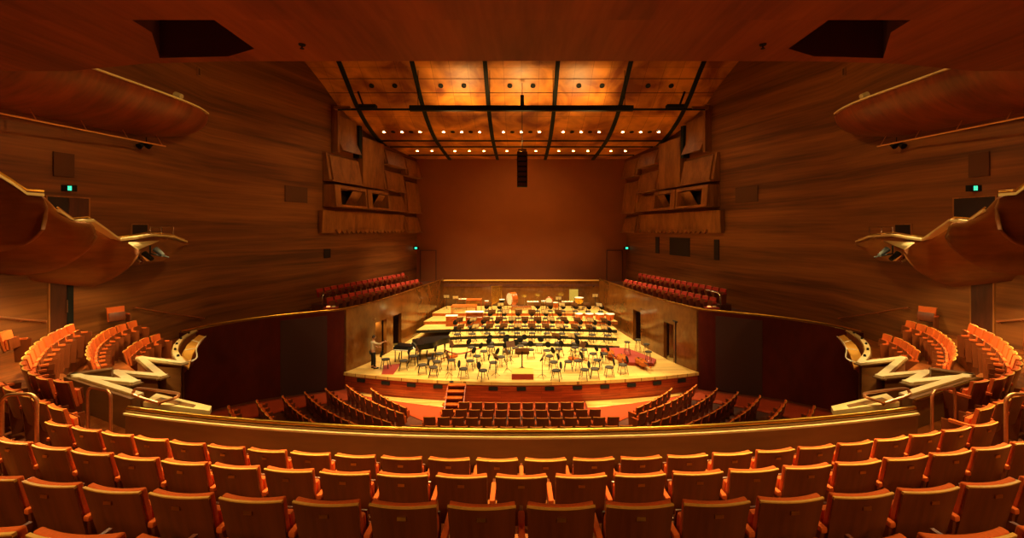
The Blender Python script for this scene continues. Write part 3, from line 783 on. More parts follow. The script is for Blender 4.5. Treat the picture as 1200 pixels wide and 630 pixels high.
    for t in ts:
        y = lerp(8.2, 18.3, t)
        w = 1.0 if t < .62 else math.sqrt(max(0, 1 - ((t - .62) / .38) ** 2.2))
        wallx = lerp(-15.0, -14.45, min(1, max(0, (y - 8) / 8)))
        topx = wallx + .25 + 2.0 * (w if t > 0 else 1); topz = CAMH + lerp(4.62, 4.55, t); botz = CAMH + lerp(3.35, 3.45, t) + (1 - w) * .95
        rw = []
        for k in range(11):
            a = k / 10 * PI / 2
            rw.append((X(wallx + .1 + (topx - wallx) * math.cos(a) ** .8, s), y, topz - (topz - botz) * math.sin(a) ** 1.25))
        rw.append((X(wallx + .08, s), y, topz)); rows.append(rw)
    m = MB(); m.loft(rows, M['hull'], True, True); m.build('hull', None, e)
    pth = [(r[0][0] - X(-.08, s) * -1 * 0, r[0][1]) for r in rows[:-3]]
    zt = [r[0][2] for r in rows[:-3]]
    m = MB(); m.strip(pth, -.1, .1, [z for z in zt], [z + .05 for z in zt], M['cream']); m.build('rail_cap', None, e)
    m = MB(); m.tube([(p[0] + X(-.35, s), p[1], z + .16) for p, z in zip(pth, zt)][:18], .025, 6, M['brass']); m.build('rail', None, e)
    # pipe below
    m = MB(); a, c = Vector((-13.9, 10.2, CAMH + 3.05)), Vector((-13.6, 16.3, CAMH + 3.15))
    m.tube([MX(a), MX(c)], .03, 8, M['copper'])
    for k in range(5):
        q = a.lerp(c, .1 + k * .22); m.tube([MX(q), MX((q.x - .25, q.y, q.z + .42))], .015, 6, M['copper'])
    m.build('lighting_pipe', None, e)
    e2 = empty('floodlight', tuple(MX(at(170, 170, 15.8)))); tag(e2, f'small black twin floodlight under the {S} upper balcony pipe', 'floodlight')
    for k in (-1, 1):
        m = MB(); m.lathe([(.001, -.12), (.07, -.12), (.11, .1), (.1, .1), (.001, .06)], 12, M['black'], Matrix.Translation((k * .16, 0, 0)) @ Matrix.Rotation(2.2, 4, 'X')); m.build('lamp_housing', None, e2)
    m = MB(); m.box((0, .05, .05), (.5, .05, .06), M['black']); m.tube([(0, .05, .05), (0, .05, .3)], .015, 6, M['black']); m.build('bracket', None, e2)
    e2 = empty('spotlight', tuple(MX(at(209, 112, 17.2)))); tag(e2, f'small pale spotlight on a post above the prow of the {S} upper balcony', 'spotlight')
    m = MB(); m.tube([(0, 0, 0), (0, 0, -.55)], .025, 6, M['black']); m.build('post', None, e2)
    m = MB(); m.lathe([(.001, -.16), (.1, -.14), (.13, .12), (.11, .12), (.001, .06)], 14, M['cream'], Matrix.Rotation(X(-1.3, s), 4, 'Y')); m.build('lamp_housing', None, e2)

# ================================================================== THINGS ON THE SIDE WALLS
def wall_panel(s, px0, py0, px1, py1, mat, name, label, cat, th=.05, frame=True, group=None):
    a, c = on_wall(px0, py0), on_wall(px1, py1); a2 = on_wall(px0, py1)
    c_top = on_wall(px1, py0)
    zt = (a.z + c_top.z) / 2; zb = (a2.z + c.z) / 2
    d = Vector((c.x - a.x, c.y - a.y)); w = d.length; mid = Vector(((a.x + c.x) / 2, (a.y + c.y) / 2))
    ang = math.atan2(d.y, d.x); n = Vector((d.y, -d.x)).normalized()
    if n.x < 0: n = -n
    e = empty(name, (X(mid.x + n.x * .03, s), mid.y + n.y * .03, (zt + zb) / 2), ang if s < 0 else PI - ang); tag(e, label, cat, group)
    h = zt - zb
    m = MB(); m.box((0, 0, 0), (w - .06, th, h - .06), mat); m.build('panel', None, e)
    if frame:
        m = MB()
        for sz in (-1, 1): m.box((0, 0, sz * (h / 2 - .02)), (w, th + .02, .04), M['module'])
        for sx in (-1, 1): m.box((sx * (w / 2 - .02), 0, 0), (.04, th + .02, h - .08), M['module'])
        m.build('frame', None, e)
    return e, w, h
for s in (-1, 1):
    S = SIDE[s]
    wall_panel(s, 333, 218, 360, 237.5, M['grille'], 'wall_grille', f'brown cloth grille panel in the middle of the {S} side wall', 'grille', frame=False)
    wall_panel(s, 60, 178, 87, 208, M['grille'], 'wall_grille', f'brown grille panel above the exit sign on the {S} wall', 'grille', frame=False)
    wall_panel(s, 152, 262, 172, 276, M['darkvoid'], 'wall_grille', f'small dark grille behind the prow of the {S} stepped balcony', 'grille')
    wall_panel(s, 230, 79, 234, 89, M['grille'], 'wall_speaker', f'tiny upright dark slot high on the {S} side wall near the soffit', 'speaker')
    # doorways: behind the box (under the sign) and on the terrace
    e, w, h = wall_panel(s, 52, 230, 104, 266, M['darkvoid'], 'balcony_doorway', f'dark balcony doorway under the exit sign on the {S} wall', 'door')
    m = MB(); m.box((w * .22 * (1 if s < 0 else -1), -.03 if s < 0 else -.03, 0), (w * .45, .05, h - .1), M['door']); m.build('door_leaf', None, e)
    e, w, h = wall_panel(s, 55, 318, 84, 400.5, M['door'], 'terrace_door', f'tall dark veneered door at the back of the {S} terrace beneath the stepped balcony', 'door')
    sg = 1 if s < 0 else -1
    m = MB(); m.box((sg * w * .36, .035 * (-1), 0), (w * .24, .06, h - .04), M['black']); m.build('dark_opening', None, e)
    m = MB(); m.tube([(sg * w * .18, -.04, -.2), (sg * w * .18, -.1, -.2), (sg * w * .18, -.1, .2), (sg * w * .18, -.04, .2)], .015, 6, M['chrome']); m.build('door_handle', None, e)
    # exit sign
    a = on_wall(77, 220.5, .12)
    e = empty('exit_sign', (X(a.x, s), a.y, a.z), (.5 if s < 0 else -.5)); tag(e, f'small dark exit sign with glowing green running figure on the {S} wall', 'sign')
    m = MB(); m.box((0, 0, 0), (.38, .06, .20), M['black'], None, .01); m.build('housing', None, e)
    m = MB(); m.box((.03 , -.032, 0), (.09, .01, .14), M['green']); m.build('lit_panel', None, e)
    m = MB(); m.lathe([(.001, -.01), (.011, -.006), (.013, 0), (.011, .008), (.001, .012)], 10, M['white'], Matrix.Translation((.035, -.04, .05)))
    for q in ([(.03, -.04, .035), (.024, -.04, -.01)], [(.03, -.04, .03), (.05, -.04, .01), (.06, -.04, .02)], [(.03, -.04, .03), (.01, -.04, .012), (.0, -.04, -.005)], [(.024, -.04, -.01), (.045, -.04, -.03), (.04, -.04, -.06)], [(.024, -.04, -.01), (.012, -.04, -.04), (-.01, -.04, -.045)]):
        m.tube(q, .006, 6, M['white'])
    m.build('running_figure', None, e)
    # handrails on the wall
    for (pts, lab) in (([(153, 360), (190, 366.5), (235, 373)], f'long slanting handrail on the {S} side wall above the lowest terrace seats'), ([(-6, 371), (22, 374), (49, 376)], f'short handrail on the {S} wall beside the terrace door')):
        q = [on_wall(px, py, .16) for px, py in pts]
        e = empty('wall_handrail', (0, 0, 0)); tag(e, lab, 'handrail')
        m = MB(); m.tube([(X(p.x, s), p.y, p.z) for p in q], .03, 8, M['copper']); m.build('rail', None, e)
        for p in q:
            m = MB(); w_ = on_wall(CX + F * p.x / p.y, 300, 0.0)
            m.tube([(X(p.x, s), p.y, p.z - .02), (X(p.x - .15, s), p.y + .03, p.z - .07)], .012, 6, M['copper']); m.build('bracket', None, e)
    # hoop rail and lit step at the hall end of the stage box
    q = [Vector((-10.95, 23.5, Z(4.55))), Vector((-10.95, 23.5, Z(3.7))), Vector((-10.85, 23.8, Z(3.55))), Vector((-10.6, 24.5, Z(3.5)))]
    m = MB(); m.tube([(X(p.x, s), p.y, p.z) for p in smooth_path(q, 4)], .03, 8, M['chrome']); tag(m.build('curved_handrail'), f'bent metal handrail at the hall end of the {S} stage box seats', 'handrail')
    e = empty('aisle_marker', (X(-10.15, s), 22.75, Z(4.26))); tag(e, f'small glowing red and white aisle light on the {S} parapet before the box seats', 'lamp')
    m = MB(); m.box((0, 0, .05), (.7, .3, .08), M['redbox']); m.build('base', None, e)
    m = MB()
    for k in (-1, 1): m.box((k * .14, 0, .12), (.16, .14, .06), plain('marker_glow', (255, 180, 110), .5, emit=(255, 150, 80), es=1.4) if k < 0 else M['cream'], None, .01)
    m.build('glowing_cap', None, e)
    a = at(487.5, 290.5, 37.9)
    e = empty('exit_sign', (X(a.x, s), a.y, a.z), 0); tag(e, f'tiny distant exit sign glowing green beside the rear wall on the {S}', 'sign')
    m = MB(); m.box((0, 0, 0), (.5, .06, .26), M['black']); m.build('housing', None, e); m = MB(); m.box((0, -.035, 0), (.22, .01, .16), M['green']); m.build('lit_panel', None, e)
    # door in the rear wall
    e = empty('gallery_door', (X(-8.4, s), 38.5, Z(4.7))); tag(e, f'plain door in the rear wall beside the {S} stage box seats', 'door')
    m = MB(); m.box((0, 0, 1.35), (1.35, .06, 2.7), M['rear']); m.build('door_leaf', None, e); m = MB()
    for sx in (-1, 1): m.box((sx * .7, -.02, 1.37), (.05, .08, 2.74), M['door'])
    m.box((0, -.02, 2.76), (1.45, .08, .05), M['door']); m.build('frame', None, e)
    # square backing alcove seat by the wall (second, framed seat beyond the terrace)
wall_panel(-1, 379, 291, 387, 302.5, M['darkvoid'], 'wall_speaker', 'small upright dark panel above the left stage box', 'speaker', frame=False)
def rwall(px0, py0, px1, py1, lab): wall_panel(1, 2 * CX - px1, py0, 2 * CX - px0, py1, M['darkvoid'], 'wall_speaker', lab, 'speaker', frame=False)
rwall(785, 278, 809, 300, 'large square dark panel above the right stage box')
rwall(768.5, 277, 773, 297, 'narrow upright dark panel left of the square one above the right stage box')
rwall(837, 280, 843.5, 305, 'narrow upright dark panel right of the square one above the right stage box')

# ================================================================== ACOUSTIC MODULES (veneered boxes on the forward side walls)
W3L = (W3B - W3A).length; W3D = (W3B - W3A).normalized(); W3N = Vector((W3D.y, -W3D.x))
if W3N.x < 0: W3N = -W3N
def upx(px):
    k = (px - CX) / F; t = (k * W3A.y - W3A.x) / (W3D.x - k * W3D.y); return t
def wp(u, o, h, s): p = W3A + W3D * u + W3N * o; return (X(p.x, s), p.y, CAMH + h)
COL = [upx(p) for p in (377, 417, 444, 469, 487)]
def extr(sec, u0, u1, s, mat, m):
    """section [(out, height)] swept along the wall"""
    m.loft([[wp(u0, o, h, s) for o, h in sec], [wp(u1, o, h, s) for o, h in sec]], mat, True, True, False)
for s in (-1, 1):
    S = SIDE[s]
    # flat protruding apron with scalloped lower edge
    e = empty('acoustic_apron'); tag(e, f'long protruding veneer apron with scalloped lower edge on the {S} forward wall', 'wall panel')
    m = MB(); extr([(0.02, 1.15), (.34, 1.15), (.26, -.25), (0.02, -.25)], COL[0] - .3, COL[3] + .04, s, M['module'], m); m.build('panel', None, e)
    m = MB()
    for k in range(17):
        u = lerp(COL[0] + .9, COL[3], k / 17); d = (COL[3] - COL[0] - .9) / 17
        sec = [(u, -.02), (u + d * .95, -.02), (u + d * .95, -.12), (u + d * .5, -.3), (u, -.12)]
        m.loft([[wp(a, .27, h - .02, s) for a, h in sec], [wp(a, .40, h - .02, s) for a, h in sec]], M['module'], True, True, False)
    m.build('scalloped_moulding', None, e)
    def mod(c, h0, h1, kind, row, lab):
        u0, u1 = COL[c] + .08, COL[c + 1] - .08
        e = empty('acoustic_box'); tag(e, lab, 'acoustic panel', f'acoustic boxes on the {S} forward wall')
        H = h1 - h0
        if kind == 'slope':
            m = MB(); extr([(.02, h0 + .1), (.62, h0 + .05), (.3, h1 - .12), (.02, h1)], u0 + .25, u1 - .05, s, M['module'], m); m.build('sloping_face', None, e)
            m = MB(); extr([(.02, h0 - .03), (.72, h0 - .05), (.7, h0 + .04), (.02, h0 + .1)], u0, u1, s, M['module'], m)
            extr([(.02, h0 + .05), (.5, h0 + .05), (.22, h1), (.02, h1)], u0, u0 + .22, s, M['module'], m); m.build('surround', None, e)
        elif kind == 'open':
            m = MB(); extr([(.02, h0 - .05), (1.0, h0 - .05), (.98, h0 + .08), (.02, h0 + .14)], u0, u1, s, M['module'], m)
            extr([(.02, h1 - .22), (.9, h1 - .2), (.85, h1), (.02, h1)], u0, u1, s, M['module'], m)
            extr([(.02, h0 + .08), (.97, h0 + .08), (.88, h1 - .2), (.02, h1 - .2)], u0, u0 + .55, s, M['module'], m)
            extr([(.02, h0 + .08), (.97, h0 + .08), (.88, h1 - .2), (.02, h1 - .2)], u1 - .12, u1, s, M['module'], m); m.build('surround', None, e)
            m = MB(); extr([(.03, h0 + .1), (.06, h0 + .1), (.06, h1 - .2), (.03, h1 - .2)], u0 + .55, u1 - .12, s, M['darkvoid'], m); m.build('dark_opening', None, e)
            m = MB(); extr([(.1, h0 + .15), (.14, h0 + .15), (.7, h1 - .25), (.66, h1 - .25)], lerp(u0, u1, .62), u1 - .14, s, M['module'], m); m.build('reflector', None, e)
        else:
            m = MB(); extr([(.02, h0), (.5, h0), (.5, h1), (.02, h1)], u0, u1, s, M['module'], m); m.build('panel', None, e)
    rowname = ['lower row', 'middle row', 'upper row']
    cn = ['nearest the seats', 'second from the seats', 'third from the seats', 'nearest the rear wall']
    for c, k in enumerate(('open', 'open', 'slope')): mod(c, 1.45, 2.75, k, 0, f'veneered acoustic box {"with dark opening" if k == "open" else "with closed sloping face"}, {rowname[0]}, {cn[c]}, {S} wall')
    mod(0, 3.0, 4.75, 'slope', 1, f'sloping veneered acoustic box, {rowname[1]}, {cn[0]}, {S} wall')
    mod(1, 2.95, 6.4, 'flat', 1, f'tall flat veneered acoustic panel, second from the seats, {S} wall')
    mod(2, 3.0, 4.6, 'slope', 1, f'sloping veneered acoustic box, {rowname[1]}, {cn[2]}, {S} wall')
    mod(2, 5.0, 6.2, 'slope', 2, f'small sloping veneered box high up, third from the seats, {S} wall')
    mod(3, -.3, 1.1, 'slope', 0, f'sloping veneered box at apron level beside the rear wall, {S} wall')
    mod(3, 1.4, 4.1, 'slope', 1, f'tall sloping veneered box beside the rear wall, {S} wall')
    mod(3, 4.5, 6.05, 'slope', 2, f'topmost sloping veneered box beside the rear wall, {S} wall')
    e = empty('lighting_shaft'); tag(e, f'tall veneered shaft with black slot rising above the acoustic boxes on the {S} wall', 'wall panel')
    m = MB(); extr([(.02, 5.2), (.7, 5.05), (.35, 5.8), (.3, 7.3), (.02, 7.3)], COL[0] + 1.1, COL[1] - .35, s, M['module'], m); m.build('sloping_face', None, e)
    m = MB(); extr([(.02, 4.9), (.5, 4.9), (.5, 7.9), (.02, 7.9)], COL[0] + .85, COL[0] + 1.08, s, M['module'], m); m.build('side_panel', None, e)
    m = MB(); extr([(.02, 4.9), (.5, 4.9), (.5, 7.1), (.02, 7.1)], COL[1] - .32, COL[1] - .02, s, M['black'], m); m.build('slot', None, e)

# ================================================================== CEILING OVER STAGE AND STALLS
PROF = [(18.0, 14.2), (21.0, 12.3), (25.1, 9.9), (28.1, 7.95), (31.2, 6.9), (34.8, 6.5), (38.6, 6.3)]
SP = smooth_path([(a, b) for a, b in PROF], 6)
def ceil_h(y):
    for a, b in zip(SP, SP[1:]):
        if a.x <= y <= b.x: return lerp(a.y, b.y, (y - a.x) / max(1e-6, b.x - a.x))
    return SP[-1].y
m = MB(); m.loft([[(x, q.x, CAMH + q.y), (x, q.x, CAMH + q.y + .2)] for q in SP for x in (-17,)][:0] or [[(-17, q.x, CAMH + q.y), (17, q.x, CAMH + q.y), (17, q.x, CAMH + q.y + .25), (-17, q.x, CAMH + q.y + .25)] for q in SP], M['ceil'], True, True, False)
struct(m.build('ceiling'))
m = MB(); m.box((0, 7, CAMH + 14.9), (36, 24, .3), M['darkvoid']); struct(m.build('ceiling_void'))
for k, x in enumerate((-10.75, -6.45, -2.15, 2.15, 6.45, 10.75)):
    m = MB(); m.loft([[(x - .13, q.x, CAMH + q.y - .10), (x + .13, q.x, CAMH + q.y - .10), (x + .13, q.x, CAMH + q.y + .05), (x - .13, q.x, CAMH + q.y + .05)] for q in SP], M['black'], True, True, False)
    tag(m.build('ceiling_rib'), f'black curved rib running down the copper ceiling, {ORD[k]} from the left', 'rib', 'ribs of the copper ceiling')
XW = lambda y: 14.4 - max(0, y - 20) * .26
for y, nm in ((32.4, 'behind the front downlights'), (34.0, 'before the rear downlights'), (36.8, 'close to the rear wall')):
    m = MB(); m.box((0, y, CAMH + ceil_h(y) - .03), (2 * XW(y) - .6, .12, .1), M['black']); tag(m.build('ceiling_slot_bar'), f'thin black cross bar on the copper ceiling {nm}', 'bar')
for yy in (26.15, 27.0):
    m = MB(); m.box((0, yy, CAMH + ceil_h(yy) - .01), (2 * XW(yy) - .8, .03, .03), M['grille']); tag(m.build('ceiling_seam_bar'), f'thin seam across the copper ceiling {"before" if yy < 26.5 else "behind"} the round holes', 'bar')
# downlights: bays between ribs
dl = None
LAMPPOS = []
def downlight(x, y, lit, lab, g):
    global dl
    z = CAMH + ceil_h(y) - .02; key = 'lit' if lit else 'unlit'
    sl = math.atan2(ceil_h(y + .3) - ceil_h(y - .3), .6)
    if key not in DLP:
        e = empty('ceiling_downlight'); tag(e, lab, 'ceiling light', g); DLP[key] = e
        b = MB(); b.lathe([(.10, 0), (.16, 0), (.16, -.03), (.10, -.03)] + [(.10, 0)], 18, M['gold'] if lit else M['black']); b.build('ring', None, e)
        b = MB(); b.lathe([(.001, -.012), (.10, -.012), (.10, 0), (.001, 0)], 18, M['lamp'] if lit else M['black']); b.build('lamp_glass' if lit else 'dark_opening', None, e)
        KIDS[e.name] = list(e.children)
        for c in e.children: KIDS[c.name] = []
    else: e = dup(DLP[key], (0, 0, 0), 0, lab, g)
    e.location = (x, y, z); e.rotation_euler = (sl, 0, 0); e['label'] = lab; return e
DLP = {}
bays = ['far left', 'left', 'middle', 'right', 'far right']
for b_ in range(5):
    cx = (b_ - 2) * 4.3
    for k, dx in enumerate((-.72, .72)):
        downlight(cx + dx, 26.55, False, f'round dark hole in the copper ceiling, {bays[b_]} bay, front line, {("left", "right")[k]} one', 'round holes in the ceiling')
    for k, dx in enumerate((-1.3, -.65, 0, .65, 1.3)):
        lit = k % 2 == 0
        downlight(cx + dx, 30.75, lit, f'{"lit" if lit else "unlit"} downlight in the {bays[b_]} ceiling bay, {ORD[k]} from left in the middle line', 'downlights of the middle line')
        if lit: LAMPPOS.append((cx + dx, 30.6))
    for k, dx in enumerate((-1.2, 0, 1.2)):
        if abs(cx + dx) < 9.2:
            downlight(cx + dx, 35.3, True, f'small lit downlight in the {bays[b_]} ceiling bay, {ORD[k]} from left in rear line', 'downlights of the rear line')
# truss bar with central hanging speaker
e = empty('lighting_truss', (0, 25.6, CAMH + 7.22)); tag(e, 'long black lighting bar hanging across the copper ceiling', 'lighting bar')
m = MB(); m.box((0, 0, 0), (13.4, .3, .3), M['black']); m.build('beam', None, e)
m = MB(); m.box((-8.8, 0, -.06), (4.4, .12, .1), M['black']); m.box((8.8, 0, -.06), (4.4, .12, .1), M['black']); m.build('outer_bar', None, e)
for k in (-1, 1):
    m = MB(); m.box((k * 9.2, 0, .1), (1.0, .4, .22), M['black'], None, .02); m.tube([(k * 9.5, 0, .2), (k * 9.8, 0, 1.0)], .06, 6, M['black']); m.build('winch_box', None, e)
    m = MB(); m.box((k * 10.7, 0, .02), (1.0, .3, .16), M['brass']); m.build('end_fitting', None, e)
    for dx in (1.9, 6.2):
        m = MB(); m.tube([(k * dx, 0, .1), (k * dx, 0, ceil_h(25.6) - 7.3)], .02, 6, M['black']); m.build('cable', None, e)
e = empty('line_array_speaker', (0.05, 26.2, CAMH + 2.55)); tag(e, 'tall black hanging loudspeaker column over the middle of the stage', 'speaker')
for k in range(7):
    m = MB(); m.box((0, 0, .16 + k * .31), (.62, .5, .28), M['black'], None, .02); m.box((0, -.255, .16 + k * .31), (.54, .012, .2), M['grille']); m.build('speaker_cabinet', None, e)
m = MB(); m.box((0, 0, 2.28), (.5, .4, .08), M['chrome']); m.tube([(0, 0, 2.3), (0, 0, ceil_h(26.2) - 2.75)], .02, 6, M['black']); m.build('cable', None, e)
m = MB(); m.box((0, 0, 5.2), (.22, .1, .9), M['black']); m.build('hoist', None, e)

# ================================================================== SOFFIT OF THE BALCONY OVERHEAD
SZ = CAMH + 3.14
hole = [(133, 10), (235, 12), (298, 57), (268, 66), (187, 68), (178, 38)]
def soff(px, py, h=3.14): y = h * F / (HY - py); return ((px - CX) / F * y, y)
holeL = [soff(*p) for p in hole]
edge = [(-16, 8.75), (-10.4, 8.5), (-9.0, 8.5), (-7.2, 8.12), (-5.5, 8.0), (0, 7.98), (5.5, 8.0), (7.2, 8.12), (9.0, 8.5), (10.4, 8.5), (16, 8.75)]
yb = soff(600, 12)[1]
bm = bmesh.new()
def loop(pts, z):
    vs = [bm.verts.new((p[0], p[1], z)) for p in pts]
    return [bm.edges.new((vs[i], vs[(i + 1) % len(vs)])) for i in range(len(vs))]
es = loop(edge + [(16, 5.0), (-16, 5.0)], SZ)
holes = [holeL, [(-x, y) for x, y in holeL]]
for hl in holes: es += loop(hl, SZ)
bmesh.ops.triangle_fill(bm, use_beauty=True, use_dissolve=False, edges=es)
vs = [v.co.copy() for v in bm.verts]; bm.verts.index_update(); fs = [tuple(v.index for v in f.verts) for f in bm.faces]; bm.free()
m = MB(); m.add(vs, fs, M['soffit'])
n = len(edge); m.add([(p[0], p[1], SZ) for p in edge] + [(p[0], p[1] + .15, SZ + 1.3) for p in edge], [(i, i + 1, n + i + 1, n + i) for i in range(n - 1)], M['soffit'])
m.add([(p[0], p[1] + .15, SZ + 1.3) for p in edge] + [(16, -4, SZ + 1.3), (-16, -4, SZ + 1.3)], [tuple(range(n + 2))], M['soffit'])
for hl in holes:
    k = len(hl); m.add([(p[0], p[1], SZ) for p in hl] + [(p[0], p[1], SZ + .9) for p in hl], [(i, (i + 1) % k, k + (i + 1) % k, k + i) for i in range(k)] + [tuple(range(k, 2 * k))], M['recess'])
struct(m.build('ceiling_balcony_soffit'))
m = MB(); m.box((0, 1.9, SZ - .02), (32, 2 * (yb - 1.9), .24), M['soffit']); struct(m.build('ceiling_balcony_soffit_rear'))
for s in (-1, 1):
    c = Vector((sum(p[0] for p in holeL) / 6, sum(p[1] for p in holeL) / 6))
    e = empty('equipment_box', (X(c.x, s), c.y - .25, SZ + .62)); tag(e, f'black equipment box inside the dark soffit recess on the {SIDE[s]}', 'equipment box')
    m = MB(); m.box((0, 0, 0), (1.3, .4, .3), M['black'], None, .02); m.build('case', None, e)
    m = MB(); m.tube([(-.3, 0, .15), (-.3, 0, .28)], .03, 8, M['black']); m.tube([(.3, 0, .15), (.3, 0, .28)], .03, 8, M['black']); m.build('hanger', None, e)
    q = soff(354 if s < 0 else 2 * CX - 894, 52); e = empty('sprinkler', (X(q[0], s), q[1], SZ)); tag(e, f'small black sprinkler fitting under the soffit on the {SIDE[s]}', 'sprinkler')
    m = MB(); m.lathe([(.001, -.02), (.05, -.02), (.06, 0), (.001, 0)], 14, M['black']); m.tube([(0, 0, -.02), (0, 0, -.07)], .012, 8, M['black']); m.build('rosette', None, e)
    m = MB(); m.lathe([(.001, -.075), (.035, -.075), (.035, -.068), (.001, -.068)], 12, M['black']); m.build('deflector', None, e)
# ================================================================== THE ORCHESTRA
def RZ(x, y):                         # stage / riser height at a place
    z = 7.6
    for y0, dr, xa, xb, c in RIS:
        if xa <= x <= xb and y >= y0 - c * x * x: z = dr
    return Z(z)
POD = Vector((0.05, 21.7))
TAKEN = []
def free(x, y, r):
    return all((x - a) ** 2 + (y - b) ** 2 > (r + q) ** 2 for a, b, q in TAKEN)
def take(x, y, r): TAKEN.append((x, y, r))
def make_chair():
    e = empty('orchestra_chair')
    m = MB(); m.lathe([(.001, .455), (.20, .44), (.225, .46), (.225, .49), (.20, .51), (.001, .51)], 20, M['chairseat']); m.build('seat', None, e)
    T = Matrix.Translation((0, -.23, .76)) @ Matrix.Rotation(PI / 2 - .18, 4, 'X')
    m = MB(); m.lathe([(.001, -.02), (.17, -.022), (.19, 0), (.17, .022), (.001, .02)], 20, M['black'], T); m.build('backrest', None, e)
    m = MB(); m.tube([(-.05, -.12, .45), (-.05, -.225, .52), (-.05, -.235, .74)], .011, 6, M['black']); m.tube([(.05, -.12, .45), (.05, -.225, .52), (.05, -.235, .74)], .011, 6, M['black'])
    m.build('back_support', None, e)
    for sx, sy in ((-1, -1), (1, -1), (1, 1), (-1, 1)):
        m = MB(); m.tube([(sx * .14, sy * .14, .46), (sx * .21, sy * .22, 0)], .017, 6, M['black']); m.build('leg', None, e)
    m = MB(); m.tube([(-.18, -.18, .2), (.18, -.18, .2)], .008, 6, M['black']); m.tube([(-.18, .18, .2), (.18, .18, .2)], .008, 6, M['black']); m.build('stretcher', None, e)
    return e
def make_stand(paper):
    e = empty('music_stand')
    m = MB(); T = Matrix.Translation((0, 0, 1.08)) @ Matrix.Rotation(math.radians(28), 4, 'X')
    m.box((0, 0, 0), (.50, .012, .34), M['stand_desk'], T); m.box((0, -.03, -.165), (.50, .06, .012), M['stand_desk'], T); dk = m.build('desk', None, e)
    m = MB(); m.tube([(0, .02, 1.04), (0, .02, .1)], .018, 6, M['black']); m.build('pole', None, e)
    for k in range(3):
        a = k * 2 * PI / 3 + PI / 2
        m = MB(); m.tube([(0, .02, .22), (math.cos(a) * .26, .02 + math.sin(a) * .26, .012)], .009, 6, M['black']); m.build('leg', None, e)
    if paper:
        m = MB(); m.box((-.11, -.012, .0), (.21, .006, .29), M['paper'], T); m.box((.11, -.012, .0), (.21, .006, .29), M['paper'], T); m.build('sheet_music', None, dk)
    return e
CH0, ST0, ST1 = make_chair(), make_stand(False), make_stand(True)
first = {'c': True, 's': True, 'p': True}
def put(proto, key, x, y, face, label, group, cat):
    rz = math.atan2(-face[0], face[1]); z = RZ(x, y) + .007
    if first[key]:
        first[key] = False; e = proto; KIDS[e.name] = list(e.children)
        for c in e.children: KIDS[c.name] = list(c.children)
        e.location = (x, y, z); e.rotation_euler = (0, 0, rz); tag(e, label, cat, group)
    else:
        e = dup(proto, (x, y, z), rz, label, group); e['category'] = cat
    return e
def place_on(px, py, drop=7.6): v = P(px, py, drop); return v.x, v.y

# podium and conductor's stand
e = empty('podium', (0.06, 21.95, STG)); tag(e, 'low red-sided conductor podium with tan top at the front edge of the stage', 'podium')
m = MB(); m.box((0, 0, .14), (1.1, .9, .28), M['redbox'], None, .01); m.build('base', None, e); m = MB(); m.box((0, 0, .29), (1.1, .9, .02), M['edge']); m.build('top', None, e)
take(.06, 21.95, .75)
e = empty('conductor_stand', (0.04, 22.95, STG)); tag(e, "conductor's wide dark desk on a black pole in front of the podium", 'music stand')
T = Matrix.Translation((0, 0, 1.05)) @ Matrix.Rotation(math.radians(38), 4, 'X')
m = MB(); m.box((0, 0, 0), (.78, .02, .46), M['stand_desk'], T); m.box((0, -.035, -.22), (.78, .07, .015), M['stand_desk'], T); m.build('desk', None, e)
m = MB(); m.tube([(0, .02, 1.0), (0, .02, .05)], .035, 8, M['black']); m.build('pole', None, e)
for k in range(4):
    a = PI / 4 + k * PI / 2; m = MB(); m.tube([(0, .02, .2), (math.cos(a) * .3, math.sin(a) * .3, .012)], .014, 6, M['black']); m.build('leg', None, e)
take(0.04, 22.95, .35)

# red platform with stools (right), rug (left)
rp = [place_on(704, 411), place_on(722, 410), place_on(736, 411), place_on(769, 424), place_on(766, 429), place_on(736, 428), place_on(716, 418)]
e = empty('bass_platform', (0, 0, 0)); tag(e, 'low red covered platform on the right of the stage carrying the double basses', 'platform')
m = MB(); m.prism(rp, STG, STG + .16, M['redbox']); m.build('base', None, e); m = MB(); m.prism([(lerp(sum(q[0] for q in rp) / 7, q[0], .985), lerp(sum(q[1] for q in rp) / 7, q[1], .985)) for q in rp], STG + .16, STG + .175, M['redbox']); m.build('top', None, e)
lp_ = [place_on(447, 438.5), place_on(450, 428), place_on(470, 426), place_on(461, 438.5)]
m = MB(); m.prism(lp_, STG + .002, STG + .02, M['redbox']); tag(m.build('rug'), 'small dark red rug at the left front corner of the stage', 'rug')
def stool(px, py, drop, lab):
    x, y = place_on(px, py, drop); e = empty('tall_stool', (x, y, Z(drop) + .003)); tag(e, lab, 'stool')
    m = MB(); m.lathe([(.001, .68), (.17, .68), (.19, .7), (.17, .735), (.001, .74)], 18, M['chairseat']); m.build('seat', None, e)
    for k in range(4):
        a = PI / 4 + k * PI / 2; m = MB(); m.tube([(math.cos(a) * .1, math.sin(a) * .1, .69), (math.cos(a) * .22, math.sin(a) * .22, 0)], .012, 6, M['black']); m.build('leg', None, e)
    m = MB(); m.tube([(math.cos(t * PI / 6) * .18, math.sin(t * PI / 6) * .18, .25) for t in range(13)], .008, 6, M['chrome']); m.build('foot_ring', None, e)
    take(x, y, .22)
for q_ in ((728, 424), (735, 428), (716, 413), (728, 417), (741, 422), (757, 427), (703, 410)):
    take(*place_on(*q_), .45)
stool(747.5, 411.5, 7.6, 'tall stool near the stage doors on the right, the left one of two')
stool(757.5, 417, 7.6, 'tall stool near the stage doors on the right, the right one of two')
stool(760, 427, 7.425, 'tall stool on the red platform, front right part')
stool(735, 414.5, 7.425, 'tall stool on the middle of the red platform')

